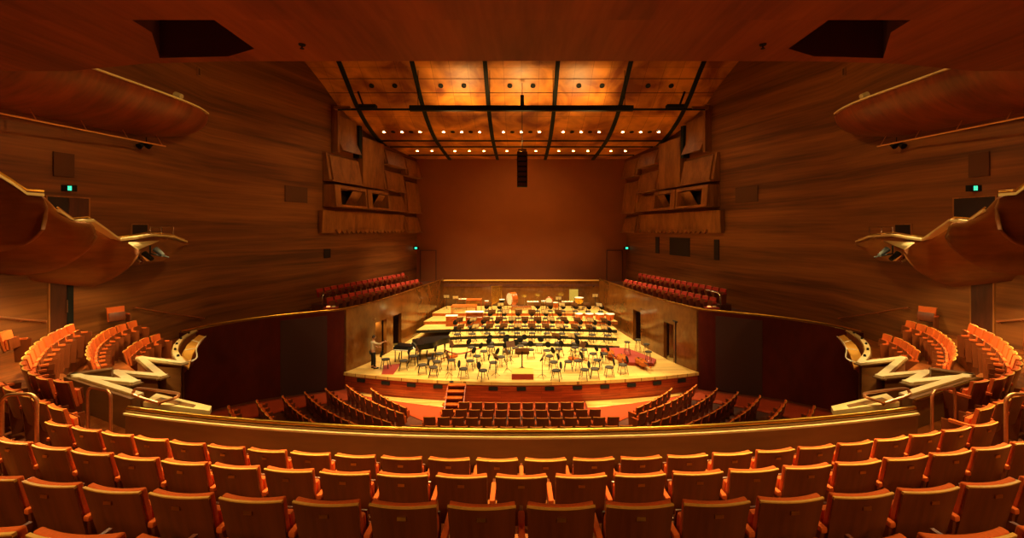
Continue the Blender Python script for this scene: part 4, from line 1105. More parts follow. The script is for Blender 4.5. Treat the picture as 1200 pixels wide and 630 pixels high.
def bass_body(Lb, W, D, mat, e, neck=True):
    prof = []
    n = 26
    for k in range(n + 1):
        t = k / n
        w = .5 * W * (max(0, math.sin(PI * min(1, t * 1.02))) ** .42) * (1 - .33 * math.exp(-((t - .56) / .1) ** 2)) * lerp(1.0, .78, t)
        prof.append((t * Lb, max(.004, w)))
    poly = [(-w, u) for u, w in prof] + [(w, u) for u, w in reversed(prof)]
    m = MB(); m.prism(poly, 0, D, mat); bd = m.build('body', None, e)
    m = MB(); m.box((0, Lb * 1.12, D + .0), (.045, Lb * .62, .03), M['black']); m.build('fingerboard', None, e)
    m = MB(); m.box((0, Lb * 1.25, D - .03), (.05, Lb * .6, .05), mat); m.lathe([(.001, -.03), (.045, -.03), (.045, .03), (.001, .03)], 12, mat, Matrix.Translation((0, Lb * 1.57, D - .02)) @ Matrix.Rotation(PI / 2, 4, 'Y')); m.build('neck', None, e)
    m = MB(); m.box((0, Lb * .42, D + .04), (.14, .015, .08), M['edge']); m.build('bridge', None, bd)
    m = MB(); m.box((0, Lb * .18, D + .015), (.06, Lb * .25, .02), M['black']); m.build('tailpiece', None, bd)
for k, (px, py, r, lab) in enumerate(((712, 412.5, 1.0, 'double bass lying on the red platform, the one nearest its left tip'), (728, 418, .8, 'double bass lying on the red platform, second from its left tip'), (747, 422.5, 1.1, 'double bass lying on the wide front end of the red platform'))):
    x, y = place_on(px, py, 7.42); e = empty('double_bass', (x, y, Z(7.42)), r + PI / 2 + .6); tag(e, lab, 'double bass', 'double basses'); bass_body(1.1, .62, .2, M['instr'], e)
for px, py, r, lab in ((497, 405, 1.9, 'cello lying on its back beside the grand piano'), (536, 417, 2.4, 'cello lying on the boards among the left string chairs'), (666, 420, -2.2, 'cello lying on the boards among the right string chairs')):
    x, y = place_on(px, py); e = empty('cello', (x, y, STG + .004), r); tag(e, lab, 'cello', 'cellos'); bass_body(.75, .43, .12, M['instr'], e); take(x - math.sin(r) * .4, y + math.cos(r) * .4, .45)

# grand piano, lid closed
e = empty('grand_piano', (-5.35, 25.6, STG), -1.15); tag(e, 'black grand piano with closed lid on the left of the stage', 'piano'); take(-5.3, 26.1, 1.25)
out = smooth_path([(-.74, -1.05), (-.74, -.2), (-.74, .55), (-.66, .95), (-.4, 1.15), (-.08, 1.05), (.12, .62), (.34, .25), (.68, .02), (.75, -.35), (.75, -1.05)], 5)
m = MB(); m.prism([(q.x, q.y) for q in out], .62, .93, M['pianoblack']); m.build('case', None, e)
m = MB(); m.prism([(q.x * 1.02, q.y * 1.015) for q in out if q.y > -.75], .945, .97, M['pianoblack']); m.build('lid', None, e)
m = MB(); m.box((0, -1.12, .70), (1.36, .2, .04), M['white']); 
for k in range(24): m.box((-.62 + k * .054, -1.09, .728), (.016, .11, .016), M['black'])
m.build('keyboard', None, e)
m = MB(); m.box((0, -.96, .86), (1.46, .02, .2), M['pianoblack']); m.build('fallboard', None, e)
for x, y in ((-.62, -.85), (.62, -.85), (-.35, .85)):
    m = MB(); m.lathe([(.04, .0), (.055, .08), (.035, .12), (.05, .4), (.07, .62)], 12, M['pianoblack'], Matrix.Translation((x, y, 0))); m.build('leg', None, e)
m = MB(); m.box((0, -.75, .12), (.22, .12, .08), M['pianoblack']); m.tube([(-.08, -.7, .15), (-.05, -.6, .62)], .012, 6, M['brass']); m.tube([(.08, -.7, .15), (.05, -.6, .62)], .012, 6, M['brass']); m.build('pedal_lyre', None, e)
# second, smaller black keyboard case near the left wall
e = empty('harpsichord', (-6.75, 24.6, STG), -.2); tag(e, 'small black keyboard instrument with folded lid near the left stage wall', 'keyboard'); take(-6.75, 24.6, .65)
m = MB(); m.prism([(-.5, -.35), (.5, -.35), (.5, .1), (.15, .45), (-.5, .45)], .66, .86, M['pianoblack']); m.build('case', None, e)
m = MB(); m.prism([(-.52, -.2), (.52, -.2), (.52, .12), (.15, .47), (-.52, .47)], .87, .89, M['pianoblack']); m.build('lid', None, e)
m = MB(); m.box((0, -.4, .72), (.9, .1, .03), M['white']); m.build('keyboard', None, e)
for x, y in ((-.42, -.28), (.42, -.28), (-.35, .35), (.1, .35)):
    m = MB(); m.tube([(x, y, 0), (x, y, .67)], .03, 8, M['pianoblack']); m.build('leg', None, e)

# red cable
q = [place_on(521, 410), place_on(527, 413), place_on(537, 415), place_on(548, 413), place_on(556, 410), place_on(562, 408.5)]
m = MB(); m.tube([(a, b, STG + .035) for a, b in [(v.x, v.y) for v in smooth_path([(a, b) for a, b in q], 5)]], .035, 8, M['redbox']); tag(m.build('cable_run'), 'red cable cover curving over the boards behind the left string chairs', 'cable')

# --- percussion
def drum(name, x, y, r, h, top, shell, lab, cat, kettle=False, base=None, legs=3):
    z = RZ(x, y) + .003; e = empty(name, (x, y, z)); tag(e, lab, cat, base); take(x, y, r + .05)
    m = MB()
    if kettle: m.lathe([(.001, top - h), (r * .35, top - h + .01), (r * .75, top - h * .72), (r * .96, top - h * .35), (r, top - .02), (r * .98, top - .02), (.001, top - .03)], 24, shell)
    else: m.lathe([(.001, top - h), (r, top - h), (r, top - .015), (.001, top - .015)], 24, shell)
    m.build('kettle' if kettle else 'shell', None, e)
    m = MB(); m.lathe([(.001, top), (r * 1.0, top), (r * 1.02, top - .01), (r * 1.0, top - .015), (.001, top - .013)], 24, M['white']); m.build('drumhead', None, e)
    m = MB(); m.tube([(math.cos(t * PI / 12) * (r + .015), math.sin(t * PI / 12) * (r + .015), top - .015) for t in range(25)], .014, 6, M['chrome']); m.build('rim', None, e)
    for k in range(legs):
        a = k * 2 * PI / legs + .4; m = MB(); m.tube([(math.cos(a) * r * .96, math.sin(a) * r * .96, top - h * .4), (math.cos(a) * r * .9, math.sin(a) * r * .9, 0)], .016, 6, M['black']); m.build('leg', None, e)
    return e
for v in q:
    take(v[0], v[1], .12)
for k in range(4):
    drum('timpani', 4.15 + k * .74, 30.75 - .03 * k, (.30, .32, .35, .34)[k] * .95, .5, .84, M['copper'] if False else M['rosewood'], f'orange kettled timpani with white head, {ORD[k]} from the left in the row of four', 'timpani', True, 'timpani')
drum('kettle_drum', 4.62, 34.2, .38, .55, 1.0, M['gold'], 'large shiny copper kettle drum standing alone before the pale green board', 'drum', True)
drum('snare_drum', 1.75, 33.9, .19, .16, .78, M['chrome'], 'small snare drum of the drum set at the rear of the stage', 'drum')
drum('floor_tom', 2.75, 34.1, .22, .4, .62, M['instr'], 'brown floor tom of the drum set at the rear of the stage', 'drum')
drum('tom_drum', -1.55, 33.9, .22, .3, .9, M['pianoblack'], 'black tom drum standing left of the large bass drum', 'drum')
drum('conga_drum', -2.75, 33.8, .17, .6, .8, M['instr'], 'brown conga drum beside the gold tubular bells', 'drum')
def side_drum(x, y, r, w, rot, lab, name, shell):
    e = empty(name, (x, y, RZ(x, y)), rot); tag(e, lab, 'drum'); take(x, y, r); c = r + .35
    T = Matrix.Translation((0, 0, c)) @ Matrix.Rotation(PI / 2, 4, 'Y')
    m = MB(); m.lathe([(r, -w / 2), (r, w / 2), (r * .97, w / 2), (r * .97, -w / 2), (r, -w / 2)], 28, shell, T); m.build('shell', None, e)
    for k in (-1, 1):
        m = MB(); m.lathe([(.001, k * w / 2 - .005), (r * .98, k * w / 2 - .005), (r * .98, k * w / 2 + .005), (.001, k * w / 2 + .005)], 28, M['white'], T); m.build('drumhead', None, e)
        m = MB(); m.tube([(k * w / 2, math.cos(t * PI / 14) * r, c + math.sin(t * PI / 14) * r) for t in range(29)], .02, 6, shell); m.build('hoop', None, e)
        m = MB(); m.tube([(k * w / 2, -r * .7, 0), (k * w / 2, -r * .75, c)], .018, 6, M['black']); m.tube([(k * w / 2, r * .7, 0), (k * w / 2, r * .75, c)], .018, 6, M['black']); m.build('stand_frame', None, e)
side_drum(-.75, 34.6, .5, .5, .55, 'large concert bass drum with white heads turned sideways at the rear of the stage', 'bass_drum', M['instr'])
side_drum(2.25, 34.7, .3, .4, 1.4, 'bass drum of the drum set, smaller than the concert bass drum', 'kick_drum', M['instr'])
def cymbal(x, y, h, r, lab):
    e = empty('cymbal_stand', (x, y, RZ(x, y))); tag(e, lab, 'cymbal', 'cymbals on stands'); take(x, y, .12)
    m = MB(); m.lathe([(.012, .04), (.05, .035), (.06, .012), (r, -.012), (r, -.016), (.05, .006), (.012, .02)], 24, M['gold'], Matrix.Translation((0, 0, h)) @ Matrix.Rotation(.35, 4, 'X')); m.build('cymbal', None, e)
    m = MB(); m.tube([(0, 0, h), (0, 0, .15)], .011, 6, M['chrome']); m.build('pole', None, e)
    for k in range(3):
        a = k * 2 * PI / 3; m = MB(); m.tube([(0, 0, .3), (math.cos(a) * .24, math.sin(a) * .24, .01)], .009, 6, M['chrome']); m.build('leg', None, e)
cymbal(1.3, 34.7, 1.15, .24, 'gold cymbal on a chrome stand at the left of the drum set')
cymbal(3.2, 34.7, 1.2, .26, 'gold cymbal on a chrome stand at the right of the drum set')
cymbal(.25, 34.5, 1.1, .22, 'gold cymbal on a chrome stand beside the large bass drum')
# marimba, xylophone, glockenspiel
def mallet(name, x, y, w, d, h, lab, bars, rot=0.0, taper=.55, frame='brass'):
    z = RZ(x, y) + .003; e = empty(name, (x, y, z), rot); tag(e, lab, 'percussion instrument'); take(x, y, w / 2 * .8)
    n = int(w / .075)
    for row, (y0, sh) in enumerate(((-d / 4, 0), (d / 4, .035))):
        m = MB()
        for k in range(n):
            t = k / n; bl = lerp(d * .5, d * .5 * taper, t); m.box((-w / 2 + (k + .5) * w / n + sh, y0, h + row * .03), (w / n * .8, bl, .022), bars)
        m.build('bars', None, e)
    m = MB()
    for k in range(n):
        t = k / n; ln = lerp(h * .6, .15, t); m.tube([(-w / 2 + (k + .5) * w / n, -d / 4, h - .03), (-w / 2 + (k + .5) * w / n, -d / 4, h - .03 - ln)], .022, 8, M[frame])
    m.build('resonators', None, e)
    m = MB()
    for sy in (-1, 1): m.box((0, sy * d * .48, h - .03), (w, .03, .06), M['instr'])
    m.build('frame_rail', None, e)
    for sx in (-1, 1):
        for sy in (-1, 1):
            m = MB(); m.box((sx * w * .48, sy * d * .42, h / 2 - .03), (.05, .05, h - .06), M['instr']); m.build('leg', None, e)
mallet('marimba', -4.35, 32.35, 1.9, .7, .9, 'long orange-barred marimba on the left of the rear riser', M['rosewood'])
mallet('xylophone', -3.75, 33.75, 1.2, .6, .92, 'shorter orange xylophone standing behind the marimba', M['rosewood'], .1)
mallet('vibraphone', .0, 32.25, 1.5, .6, .88, 'silver-barred vibraphone in the middle of the upper riser', M['chrome'], .0)
# celesta: upright keyboard cabinet
e = empty('celesta', (-3.35, 30.55, RZ(-3.35, 30.55))); tag(e, 'orange wooden celesta cabinet with white top on the left of the risers', 'keyboard'); take(-3.35, 30.55, .7)
m = MB(); m.box((0, .12, .5), (1.22, .4, .98), M['instr'], None, .01); m.build('case', None, e)
m = MB(); m.box((0, .05, 1.0), (1.3, .6, .03), M['white']); m.build('top_cover', None, e)
m = MB(); m.box((0, -.18, .62), (1.2, .25, .05), M['instr']); m.box((0, -.2, .655), (1.08, .17, .02), M['white']); m.build('keyboard', None, e)
for sx in (-1, 1):
    m = MB(); m.box((sx * .57, -.25, .3), (.06, .06, .6), M['instr']); m.build('leg', None, e)
e = empty('instrument_trunk', (-5.0, 30.6, RZ(-5, 30.6)), .1); tag(e, 'orange wooden percussion trunk with white cloth on top left of the celesta', 'trunk'); take(-5, 30.6, .5)
m = MB(); m.box((0, 0, .36), (.8, .5, .7), M['instr'], None, .012); m.build('body', None, e); m = MB(); m.box((0, 0, .73), (.86, .56, .025), M['white'], None, .008); m.build('cloth', None, e)
m = MB(); m.tube([(-.1, -.26, .45), (-.1, -.3, .45), (.1, -.3, .45), (.1, -.26, .45)], .012, 6, M['chrome']); m.build('handle', None, e)
# tubular bells
e = empty('tubular_bells', (-2.0, 34.6, RZ(-2, 34.6)), .2); tag(e, 'tall frame of gold tubular bells at the rear of the stage', 'bells'); take(-2, 34.6, .4)
for sx in (-1, 1):
    m = MB(); m.tube([(sx * .4, 0, 0), (sx * .4, 0, 1.85)], .025, 8, M['brass']); m.build('post', None, e)
    m = MB(); m.box((sx * .4, 0, .03), (.06, .6, .05), M['black']); m.build('foot', None, e)
m = MB(); m.box((0, 0, 1.85), (.9, .14, .06), M['brass']); m.build('top_rail', None, e)
m = MB()
for k in range(18): m.tube([(-.34 + k * .04, (-1) ** k * .035, 1.8), (-.34 + k * .04, (-1) ** k * .035, lerp(.35, .75, k / 17))], .014, 8, M['gold'])
m.build('tubes', None, e)
m = MB(); m.box((0, 0, .3), (.84, .2, .04), M['black']); m.build('damper_box', None, e)
# boards and desks at the right rear
e = empty('pale_board', (4.3, 35.1, RZ(4.3, 35.1))); tag(e, 'pale green rectangular board on a stand behind the copper kettle drum', 'board'); take(4.3, 35.1, .3)
m = MB(); m.box((0, 0, 1.05), (.72, .03, .95), plain('pale_green_board', (206, 200, 110), .7)); m.build('board', None, e)
m = MB(); m.tube([(0, .04, 0), (0, .04, 1.3)], .015, 6, M['black']); m.box((0, .04, .015), (.4, .4, .03), M['black']); m.build('stand', None, e)
e = empty('microphone_boom', (5.1, 35.0, RZ(5.1, 35))); tag(e, 'slanting microphone boom stand beside the pale green board', 'microphone stand'); take(5.1, 35, .2)
m = MB(); m.tube([(0, 0, 0), (0, 0, .9)], .014, 6, M['chrome']); m.lathe([(.001, 0), (.16, 0), (.15, .03), (.001, .03)], 16, M['black']); m.build('base', None, e)
m = MB(); m.tube([(-.2, 0, .55), (0, 0, .9), (.8, 0, 1.75)], .012, 6, M['chrome']); m.lathe([(.001, -.08), (.03, -.07), (.04, .06), (.001, .09)], 10, M['black'], Matrix.Translation((.83, 0, 1.78)) @ Matrix.Rotation(.7, 4, 'Y')); m.build('boom', None, e)
for (x, y, c, lab) in ((6.0, 34.7, .0, 'music stand with white pages at the far right of the rear riser'), (2.9, 33.3, .0, 'tilted music stand with bright pages before the drum set'), (-6.0, 34.2, .0, 'music stand with pages at the far left of the rear riser'), (-5.2, 33.7, .0, 'music stand with pages behind the marimba')):
    put(ST1, 'p', x, y, (0, 1), lab, 'stands for the percussion', 'music stand'); take(x, y, .25)
# trays of small percussion
for k, (x, y, lab) in enumerate(((-4.9, 34.6, 'table of small percussion with white cloth at the left rear'), (.9, 33.35, 'low table of small percussion with white cloth before the drum set'), (3.6, 33.4, 'table of small percussion with white cloth left of the copper kettle drum'))):
    e = empty('percussion_table', (x, y, RZ(x, y))); tag(e, lab, 'table'); take(x, y, .4)
    m = MB(); m.box((0, 0, .8), (.9, .5, .03), M['instr']); m.box((0, 0, .822), (.86, .46, .012), M['white']); m.build('table_top', None, e)
    for sx in (-1, 1):
        for sy in (-1, 1):
            m = MB(); m.tube([(sx * .4, sy * .2, 0), (sx * .4, sy * .2, .79)], .016, 6, M['chrome']); m.build('leg', None, e)
    for j in range(3):
        tx = x - .28 + j * .27; t_ = MB()
        if j == 0: t_.lathe([(.08, 0), (.09, .02), (.08, .04), (.075, .02), (.08, 0)], 14, M['edge'])
        elif j == 1: t_.box((0, 0, .03), (.14, .09, .055), M['rosewood'], None, .01)
        else: t_.lathe([(.001, 0), (.04, 0), (.05, .05), (.02, .1), (.001, .1)], 12, M['gold'])
        o = t_.build(('tambourine', 'wood_block', 'hand_bell')[j]); o.location = (tx, y, RZ(x, y) + .829)
        tag(o, f'small {("pale tambourine", "orange wood block", "gold hand bell")[j]} on the percussion table {("at the left rear", "before the drum set", "left of the copper kettle drum")[k]}', ('tambourine', 'wood block', 'bell')[j])

# --- string chairs read from the photograph (feet of each chair)
LCH = [(521, 439), (529, 432), (543, 443), (551, 433), (559, 427), (567, 421), (572, 443), (578, 435), (587, 428), (594, 421), (452, 431), (473, 433), (484, 427), (495, 438), (505, 430), (515, 424), (540, 421), (552, 416), (575, 415), (593, 414), (462, 424), (508, 441), (485, 437), (604, 417), (581, 413), (566, 445), (512, 434)]
RCH = [(652, 445), (649, 434.5), (644, 427), (641, 420), (671, 424), (677, 433), (685, 444), (700, 432), (714, 441), (727, 430), (741, 438), (622, 419), (661, 417), (632, 413), (684, 419), (695, 424), (610, 414), (663, 444), (697, 443), (666, 434), (708, 424), (655, 418), (674, 416), (730, 438)]
for side, lst in (('left', LCH), ('right', RCH)):
    lst = sorted(lst, key=lambda q: (-q[1], q[0])); ok = 0
    for px, py in lst:
        x, y = place_on(px, py)
        if not free(x, y, .27): continue
        take(x, y, .27); f = Vector((POD.x - x, POD.y + .9 - y)); f.normalize()
        a = math.atan2(f.x, f.y) + random.uniform(-.25, .25); f = Vector((math.sin(a), math.cos(a)))
        dist = 'closest' if False else ''
        put(CH0, 'c', x, y, f, f'black round-backed orchestra chair, {ORD[ok]} from the stage edge {side} of the podium', f'string chairs {side} of the podium', 'chair')
        ok += 1
        if ok % 2 == 1:
            sx, sy = x + f.x * .72, y + f.y * .72
            if free(sx, sy, .29):
                take(sx, sy, .29); n = len([1 for o in bpy.data.objects if o.name.startswith('music_stand')])
                put(ST0, 's', sx, sy, (-f.x, -f.y) if False else (f.x, f.y), f'bronze music stand before the {ORD[ok-1]} chair from the stage edge, {side} of podium', f'string stands {side} of the podium', 'music stand')
rows = [(-1, 26.75, 7.6, -4.0, 5.4, .95, 'on the floor before the risers'), (0, 28.28, 7.38, -4.2, 5.6, .92, 'on the first riser'), (1, 29.35, 7.16, -4.4, 5.8, .9, 'on the second riser'), (2, 30.85, 6.94, -2.2, 3.7, .9, 'on the third riser'), (3, 32.45, 6.72, -2.6, 6.0, .9, 'on the fourth riser')]
for r, y0, dr, xa, xb, sp, txt in rows:
    n = int((xb - xa) / sp) + 1; c = RIS[r][4] if r >= 0 else .02; k = 0
    for i in range(n):
        x = lerp(xa, xb, i / (n - 1)); y = y0 - c * x * x
        f = Vector((POD.x - x, POD.y - y)).normalized()
        if free(x, y, .26 if r < 0 else .22):
            take(x, y, .22)
            put(CH0, 'c', x, y, f, f'black orchestra chair {ORD[k]} from the left in the line {txt}', f'chairs {txt}', 'chair')
            sx, sy = x + f.x * .48 + .02, y + f.y * (.50 if r < 2 else .6)
            if r in (0, 1): sy = RIS[r][0] - RIS[r][4] * sx * sx + .17
            if r < 0 and not free(sx, sy, .2): k += 1; continue
            take(sx, sy, .12)
            put(ST1 if k % 3 == 1 else ST0, 'p' if k % 3 == 1 else 's', sx, sy, (f.x * .3, 1) if False else (-f.x, -f.y), f'music stand {"with pages " if k % 3 == 1 else ""}before {ORD[k]} chair from left {txt}', f'music stands {txt}', 'music stand')
            k += 1
# floor stand at the stage edge by the stairs
x, y = place_on(529, 447); e = empty('microphone_stand', (x, y, STG)); tag(e, 'thin black microphone stand at the stage edge beside the stairs', 'microphone stand')
m = MB(); m.tube([(0, 0, 0), (0, 0, .95)], .012, 6, M['black']); m.lathe([(.001, 0), (.12, 0), (.11, .02), (.001, .025)], 14, M['black']); m.build('base', None, e)
m = MB(); m.tube([(.02, 0, .7), (-.25, -.1, .1)], .008, 6, M['black']); m.build('boom', None, e)

# ================================================================== THE PERSON at the left of the stage
def skin(name, verts, edges, mat, parent, sub=2, root=0):
    me = bpy.data.meshes.new(name); me.from_pydata([v[0] for v in verts], edges, []); me.materials.append(mat)
    o = bpy.data.objects.new(name, me); C.objects.link(o); o.parent = parent
    md = o.modifiers.new('skin', 'SKIN'); me.skin_vertices.new() if not me.skin_vertices else None
    for i, v in enumerate(verts):
        sv = me.skin_vertices[0].data[i]; r = v[1]; sv.radius = (r, r) if not isinstance(r, tuple) else r; sv.use_root = (i == root)
    md.use_smooth_shade = True
    s_ = o.modifiers.new('sub', 'SUBSURF'); s_.levels = sub; s_.render_levels = sub
    return o
x, y = place_on(437, 431.5); pr = empty('person', (x, y, STG), -.95); tag(pr, 'person in pale shirt and dark trousers reaching out beside the left stage wall', 'person')
PV = [((0, 0, .95), (.15, .11)), ((0, -.01, 1.12), (.14, .10)), ((0, .01, 1.30), (.17, .115)), ((0, .02, 1.44), (.12, .085)), ((0, .03, 1.52), .052), ((0, .05, 1.60), .055),
      ((-.19, .01, 1.42), .058), ((-.25, .10, 1.18), .045), ((-.22, .30, 1.05), .036), ((-.21, .36, 1.04), .03),
      ((.19, .02, 1.42), .058), ((.24, .26, 1.33), .045), ((.20, .50, 1.40), .036), ((.195, .56, 1.41), .03),
      ((-.10, 0, .88), .09), ((-.12, .03, .50), .062), ((-.13, -.02, .10), .042), ((-.13, .09, .035), .04), ((-.135, .17, .03), .03),
      ((.10, 0, .88), .09), ((.12, .05, .50), .062), ((.14, .04, .10), .042), ((.14, .15, .035), .04), ((.145, .23, .03), .03)]
PE = [(0, 1), (1, 2), (2, 3), (3, 4), (4, 5), (3, 6), (6, 7), (7, 8), (8, 9), (3, 10), (10, 11), (11, 12), (12, 13), (0, 14), (14, 15), (15, 16), (16, 17), (17, 18), (0, 19), (19, 20), (20, 21), (21, 22), (22, 23)]
skin('body', PV, PE, M['skin'], pr)
g = 1.16
SV = [(PV[i][0], tuple(a * g for a in PV[i][1]) if isinstance(PV[i][1], tuple) else PV[i][1] * g * 1.03) for i in (0, 1, 2, 3)] + [((-.19, .01, 1.42), .07), ((-.25, .10, 1.18), .058), ((-.235, .2, 1.11), .052), ((.19, .02, 1.42), .07), ((.24, .26, 1.33), .056), ((.22, .38, 1.36), .05)]
skin('shirt', SV, [(0, 1), (1, 2), (2, 3), (3, 4), (4, 5), (5, 6), (3, 7), (7, 8), (8, 9)], M['shirt'], pr)
TV = [((0, 0, .98), (.168, .125)), ((-.10, 0, .86), .11), ((-.12, .03, .50), .08), ((-.13, -.02, .12), .062), ((.10, 0, .86), .11), ((.12, .05, .50), .08), ((.14, .04, .12), .062)]
skin('trousers', TV, [(0, 1), (1, 2), (2, 3), (0, 4), (4, 5), (5, 6)], M['trousers'], pr)
m = MB(); hd = []
for j in range(13):
    a = j / 12 * PI; z = math.cos(a); r = math.sin(a)
    hd.append([(math.cos(t * PI / 8) * r * .078 * (1 if z > -.3 else .85), .06 + math.sin(t * PI / 8) * r * .096 + (.012 if z < 0 else 0) * r, 1.69 + z * .118) for t in range(16)])
m.loft(hd, M['skin'], True, True); m.box((0, .163, 1.68), (.022, .03, .035), M['skin'], None, .008); 
for sx in (-1, 1): m.lathe([(.001, -.008), (.02, -.006), (.022, .004), (.001, .008)], 10, M['skin'], Matrix.Translation((sx * .08, .06, 1.68)) @ Matrix.Rotation(PI / 2, 4, 'Y')); m.lathe([(.001, -.004), (.009, 0), (.001, .004)], 8, M['hair'], Matrix.Translation((sx * .03, .148, 1.705)) @ Matrix.Rotation(PI / 2, 4, 'X'))
m.box((0, .155, 1.635), (.045, .008, .008), M['redbox']); m.build('head', None, pr)
m = MB(); hr = []
for j in range(8):
    a = j / 12 * PI; z = math.cos(a); r = math.sin(a)
    hr.append([(math.cos(t * PI / 8) * r * .086, .052 + math.sin(t * PI / 8) * r * (.098 if math.sin(t * PI / 8) < .3 else .085), 1.70 + z * .122 + (.03 if math.sin(t * PI / 8) > .3 and j > 4 else 0)) for t in range(16)])
m.loft(hr, M['hair'], True, True); m.build('hair', None, pr)
for sx, (hx_, hy_, hz_), u in ((-1, (-.21, .38, 1.04), 1), (1, (.195, .58, 1.41), 1)):
    m = MB(); m.box((hx_, hy_ + .035, hz_), (.035, .09, .075), M['skin'], None, .015)
    for k in range(4):
        ln = (.055, .068, .064, .05)[k]; z0 = hz_ + .028 - k * .019
        m.tube([(hx_, hy_ + .07, z0), (hx_ + sx * -.004, hy_ + .07 + ln * .6, z0 - .004), (hx_ - sx * .022, hy_ + .07 + ln, z0 - .010)], .0085, 7, M['skin'])
    m.tube([(hx_ - sx * .012, hy_ + .01, hz_ + .03), (hx_ - sx * .035, hy_ + .045, hz_ + .045), (hx_ - sx * .04, hy_ + .075, hz_ + .04)], .0095, 7, M['skin'])
    m.build('hand', None, pr)
for sx in (-1, 1):
    m = MB(); m.box((sx * .137, .08 + (.05 if sx > 0 else 0), .035), (.085, .27, .07), M['black'], None, .03); m.build('shoe', None, pr)
# ================================================================== LIGHT
def spot(name, loc, aim, power, angle, color, blend=.6, size=.15):
    l = bpy.data.lights.new(name, 'SPOT'); l.energy = power; l.spot_size = math.radians(angle); l.spot_blend = blend; l.color = color; l.shadow_soft_size = size
    o = bpy.data.objects.new(name, l); C.objects.link(o); o.location = loc
    o.rotation_euler = (Vector(aim) - Vector(loc)).to_track_quat('-Z', 'Y').to_euler(); return o
def area(name, loc, aim, power, sx, sy, color, spread=180):
    l = bpy.data.lights.new(name, 'AREA'); l.shape = 'RECTANGLE'; l.size = sx; l.size_y = sy; l.energy = power; l.color = color; l.spread = math.radians(spread)
    o = bpy.data.objects.new(name, l); C.objects.link(o); o.location = loc
    o.rotation_euler = (Vector(aim) - Vector(loc)).to_track_quat('-Z', 'Y').to_euler(); return o
WARM, AMB, ORG = (1, .79, .38), (1, .65, .20), (1, .50, .12)
# concert lighting from the downlights in the ceiling
for i, (x, y) in enumerate(LAMPPOS):
    if i % 2 == 0 and abs(x) < 8.2: spot('stage_lamp', (x, y - .3, CAMH + ceil_h(y) - .25), (x * .75, y - 3.5 + (i % 3) * 2.5, STG), 5900, 72, WARM, .8, .1)
for x in (-6, -2, 2, 6): spot('rear_stage_lamp', (x, 35.2, CAMH + 6.1), (x * .8, 33.0, STG), 2000, 80, WARM, .8, .1)
for x in (-5, 0, 5): spot('front_stage_lamp', (x, 19.5, CAMH + 9.5), (x * .9, 25.0, STG), 6500, 50, WARM, .7, .15)
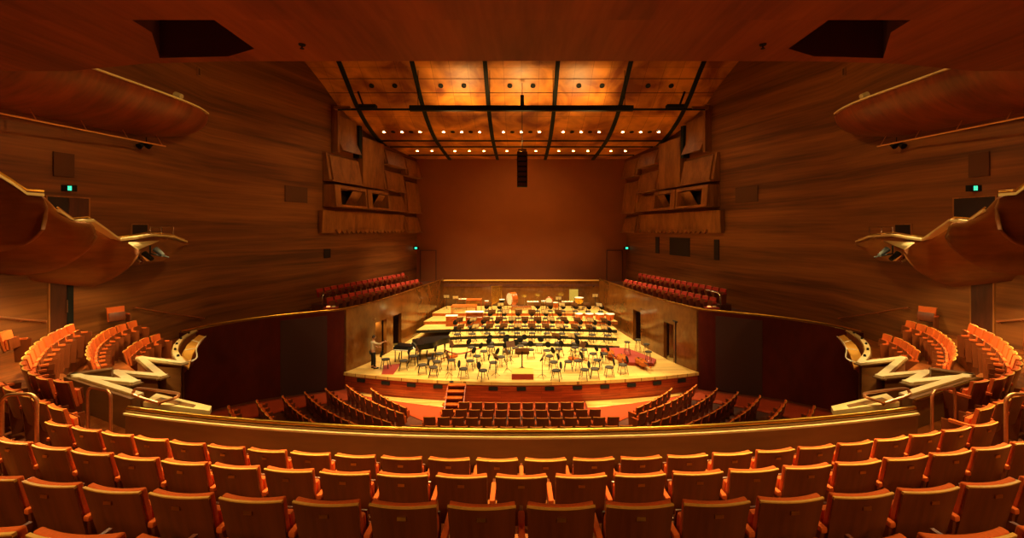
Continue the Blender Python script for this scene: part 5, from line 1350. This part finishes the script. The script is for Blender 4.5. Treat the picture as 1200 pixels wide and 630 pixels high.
# added uplights without fixtures, below the lighting bar, to brighten the copper ceiling
for x in (-4.0, 0, 4.0):
    spot('ceiling_fill', (x, 26.1, CAMH + 5.0), (x * .98, 26.9, CAMH + 9), 1150, 78, (1, .58, .16), 1.0, .3)
for s in (-1, 1):
    spot('wall_wash', (s * 3.0, 12.0, CAMH + 7), (s * 14, 18, CAMH + 0.5), 1450, 85, AMB, 1, .5)
    spot('wall_wash_forward', (s * 2.5, 22.0, CAMH + 7), (s * 11.5, 28, CAMH + .5), 950, 80, AMB, 1, .5)
    spot('terrace_fill', (s * 9.8, 9.4, CAMH - .9), (s * 11.7, 10.4, Z(3.2)), 620, 100, (1, .76, .28), .6, .1)  # added fill in mid-air, no fixture, brightens the upper terrace seats
    spot('terrace_fill', (s * 10.4, 13.2, CAMH - .4), (s * 12.7, 13.2, Z(3.3)), 330, 80, (1, .74, .28), .6, .1)  # second unseen fill, added for the lower terrace rows
    spot('ledge_fill', (s * 8.0, 11.8, CAMH + 4.5), (s * 9.2, 9.8, Z(3.2)), 2300, 55, (1, .80, .46), .7, .1)  # added light without fixture: brightens the caps, leaves camera-facing upstands in shade
    spot('parapet_lamp', (s * 3.6, 7.5, CAMH + 3.0), (s * 5.0, 6.7, Z(2.9)), 520, 95, WARM, .7, .1)
    spot('aisle_lamp', (s * 8.2, 6.4, CAMH + 2.9), (s * 8.2, 6.6, Z(3.5)), 700, 80, AMB, .6, .1)
    spot('stalls_lamp', (s * 5.5, 18.0, CAMH + 7), (s * 5.5, 20.4, STL), 15000, 26, (1, .68, .25), .8, .2)
    spot('stalls_lamp_wide', (s * 6.0, 12.0, CAMH + 6), (s * 8.0, 18.6, STL), 1700, 60, ORG, .7, .2)
    spot('rail_fill', (s * 13.5, 11.2, CAMH + 3.0), (s * 12.0, 11.6, CAMH), 1400, 120, (1, .74, .34), .7, .1)  # unseen light added behind the rails so their tops shine, shells stay dark
    spot('soffit_wash', (s * 4.0, 6.0, CAMH - 2.0), (s * 4.0, 6.6, SZ), 85, 150, ORG, 1, .4)
    spot('under_box_lamp', (s * 12.9, 12.0, CAMH - 1.95), (s * 13.1, 12.0, Z(3.5)), 170, 150, AMB, .6, .08)
    spot('box_wash', (s * 9.6, 8.8, CAMH + 3.0), (s * 12.0, 11.0, CAMH - .8), 230, 75, AMB, .9, .06)  # added wash with no fixture, to bring out the overlapping shells
    spot('circle_side_lamp', (s * 3.4, 3.0, CAMH + 2.8), (s * 3.2, 2.3, Z(2.4)), 420, 50, (1, .74, .24), .8, .1)
    area('boat_rail_glow', (s * 13.6, 13.6, CAMH + 5.6), (s * 13.2, 13.4, CAMH + 4.6), 130, .3, 3.0, (1, .7, .3))
for x in (-6, -3.6, -1.2, 1.2, 3.6, 6):
    spot('circle_lamp', (x, 6.0 + x * x * .02, CAMH + 2.95), (x, 4.95 + x * x * .02, Z(2.6)), 2400, 42, (1, .74, .24), .8, .08)
for x in (-5.0, -2, 2, 5.0): spot('circle_rear_fill', (x, -1.0, CAMH + .9), (x * .9, 5.0, Z(2.9)), 240, 80, (1, .60, .20), .9, .1)  # unseen fill added behind the camera to brighten the seat backs
spot('rear_wall_wash', (0, 31, CAMH + 6.2), (0, 38.5, CAMH + 1.0), 700, 90, (1, .62, .16), 1, .4)

spot('stalls_fill_centre', (0, 9.5, CAMH + 5.5), (0, 19.2, STL), 5200, 52, AMB, .8, .2)  # added fill from high above, lifts the centre stalls backs and stage front
spot('lobby_lamp', (-8.75, 25.55, STG + 2.2), (-8.9, 25.55, STG), 90, 150, WARM, .8, .05)
w = bpy.data.worlds.new('world'); bpy.context.scene.world = w; w.use_nodes = True
bg = w.node_tree.nodes['Background']; bg.inputs['Color'].default_value = (1, .45, .16, 1); bg.inputs['Strength'].default_value = .05

cam = bpy.data.cameras.new('camera'); co = bpy.data.objects.new('camera', cam); C.objects.link(co)
co.location = (0, 0, CAMH); co.rotation_euler = (PI / 2, 0, 0)
cam.sensor_width = 36; cam.lens = F / 1200 * 36; cam.shift_x = -(CX - 600) / 1200; cam.shift_y = (HY - 315) / 1200; cam.clip_start = .05; cam.clip_end = 200
sc = bpy.context.scene; sc.camera = co
sc.view_settings.view_transform = 'Standard'; sc.view_settings.look = 'None'; sc.view_settings.gamma = 1; sc.view_settings.use_curve_mapping = False
sc.view_settings.exposure = 0.0
sc.cycles.use_denoising = True
sc.cycles.max_bounces = 6; sc.cycles.diffuse_bounces = 4
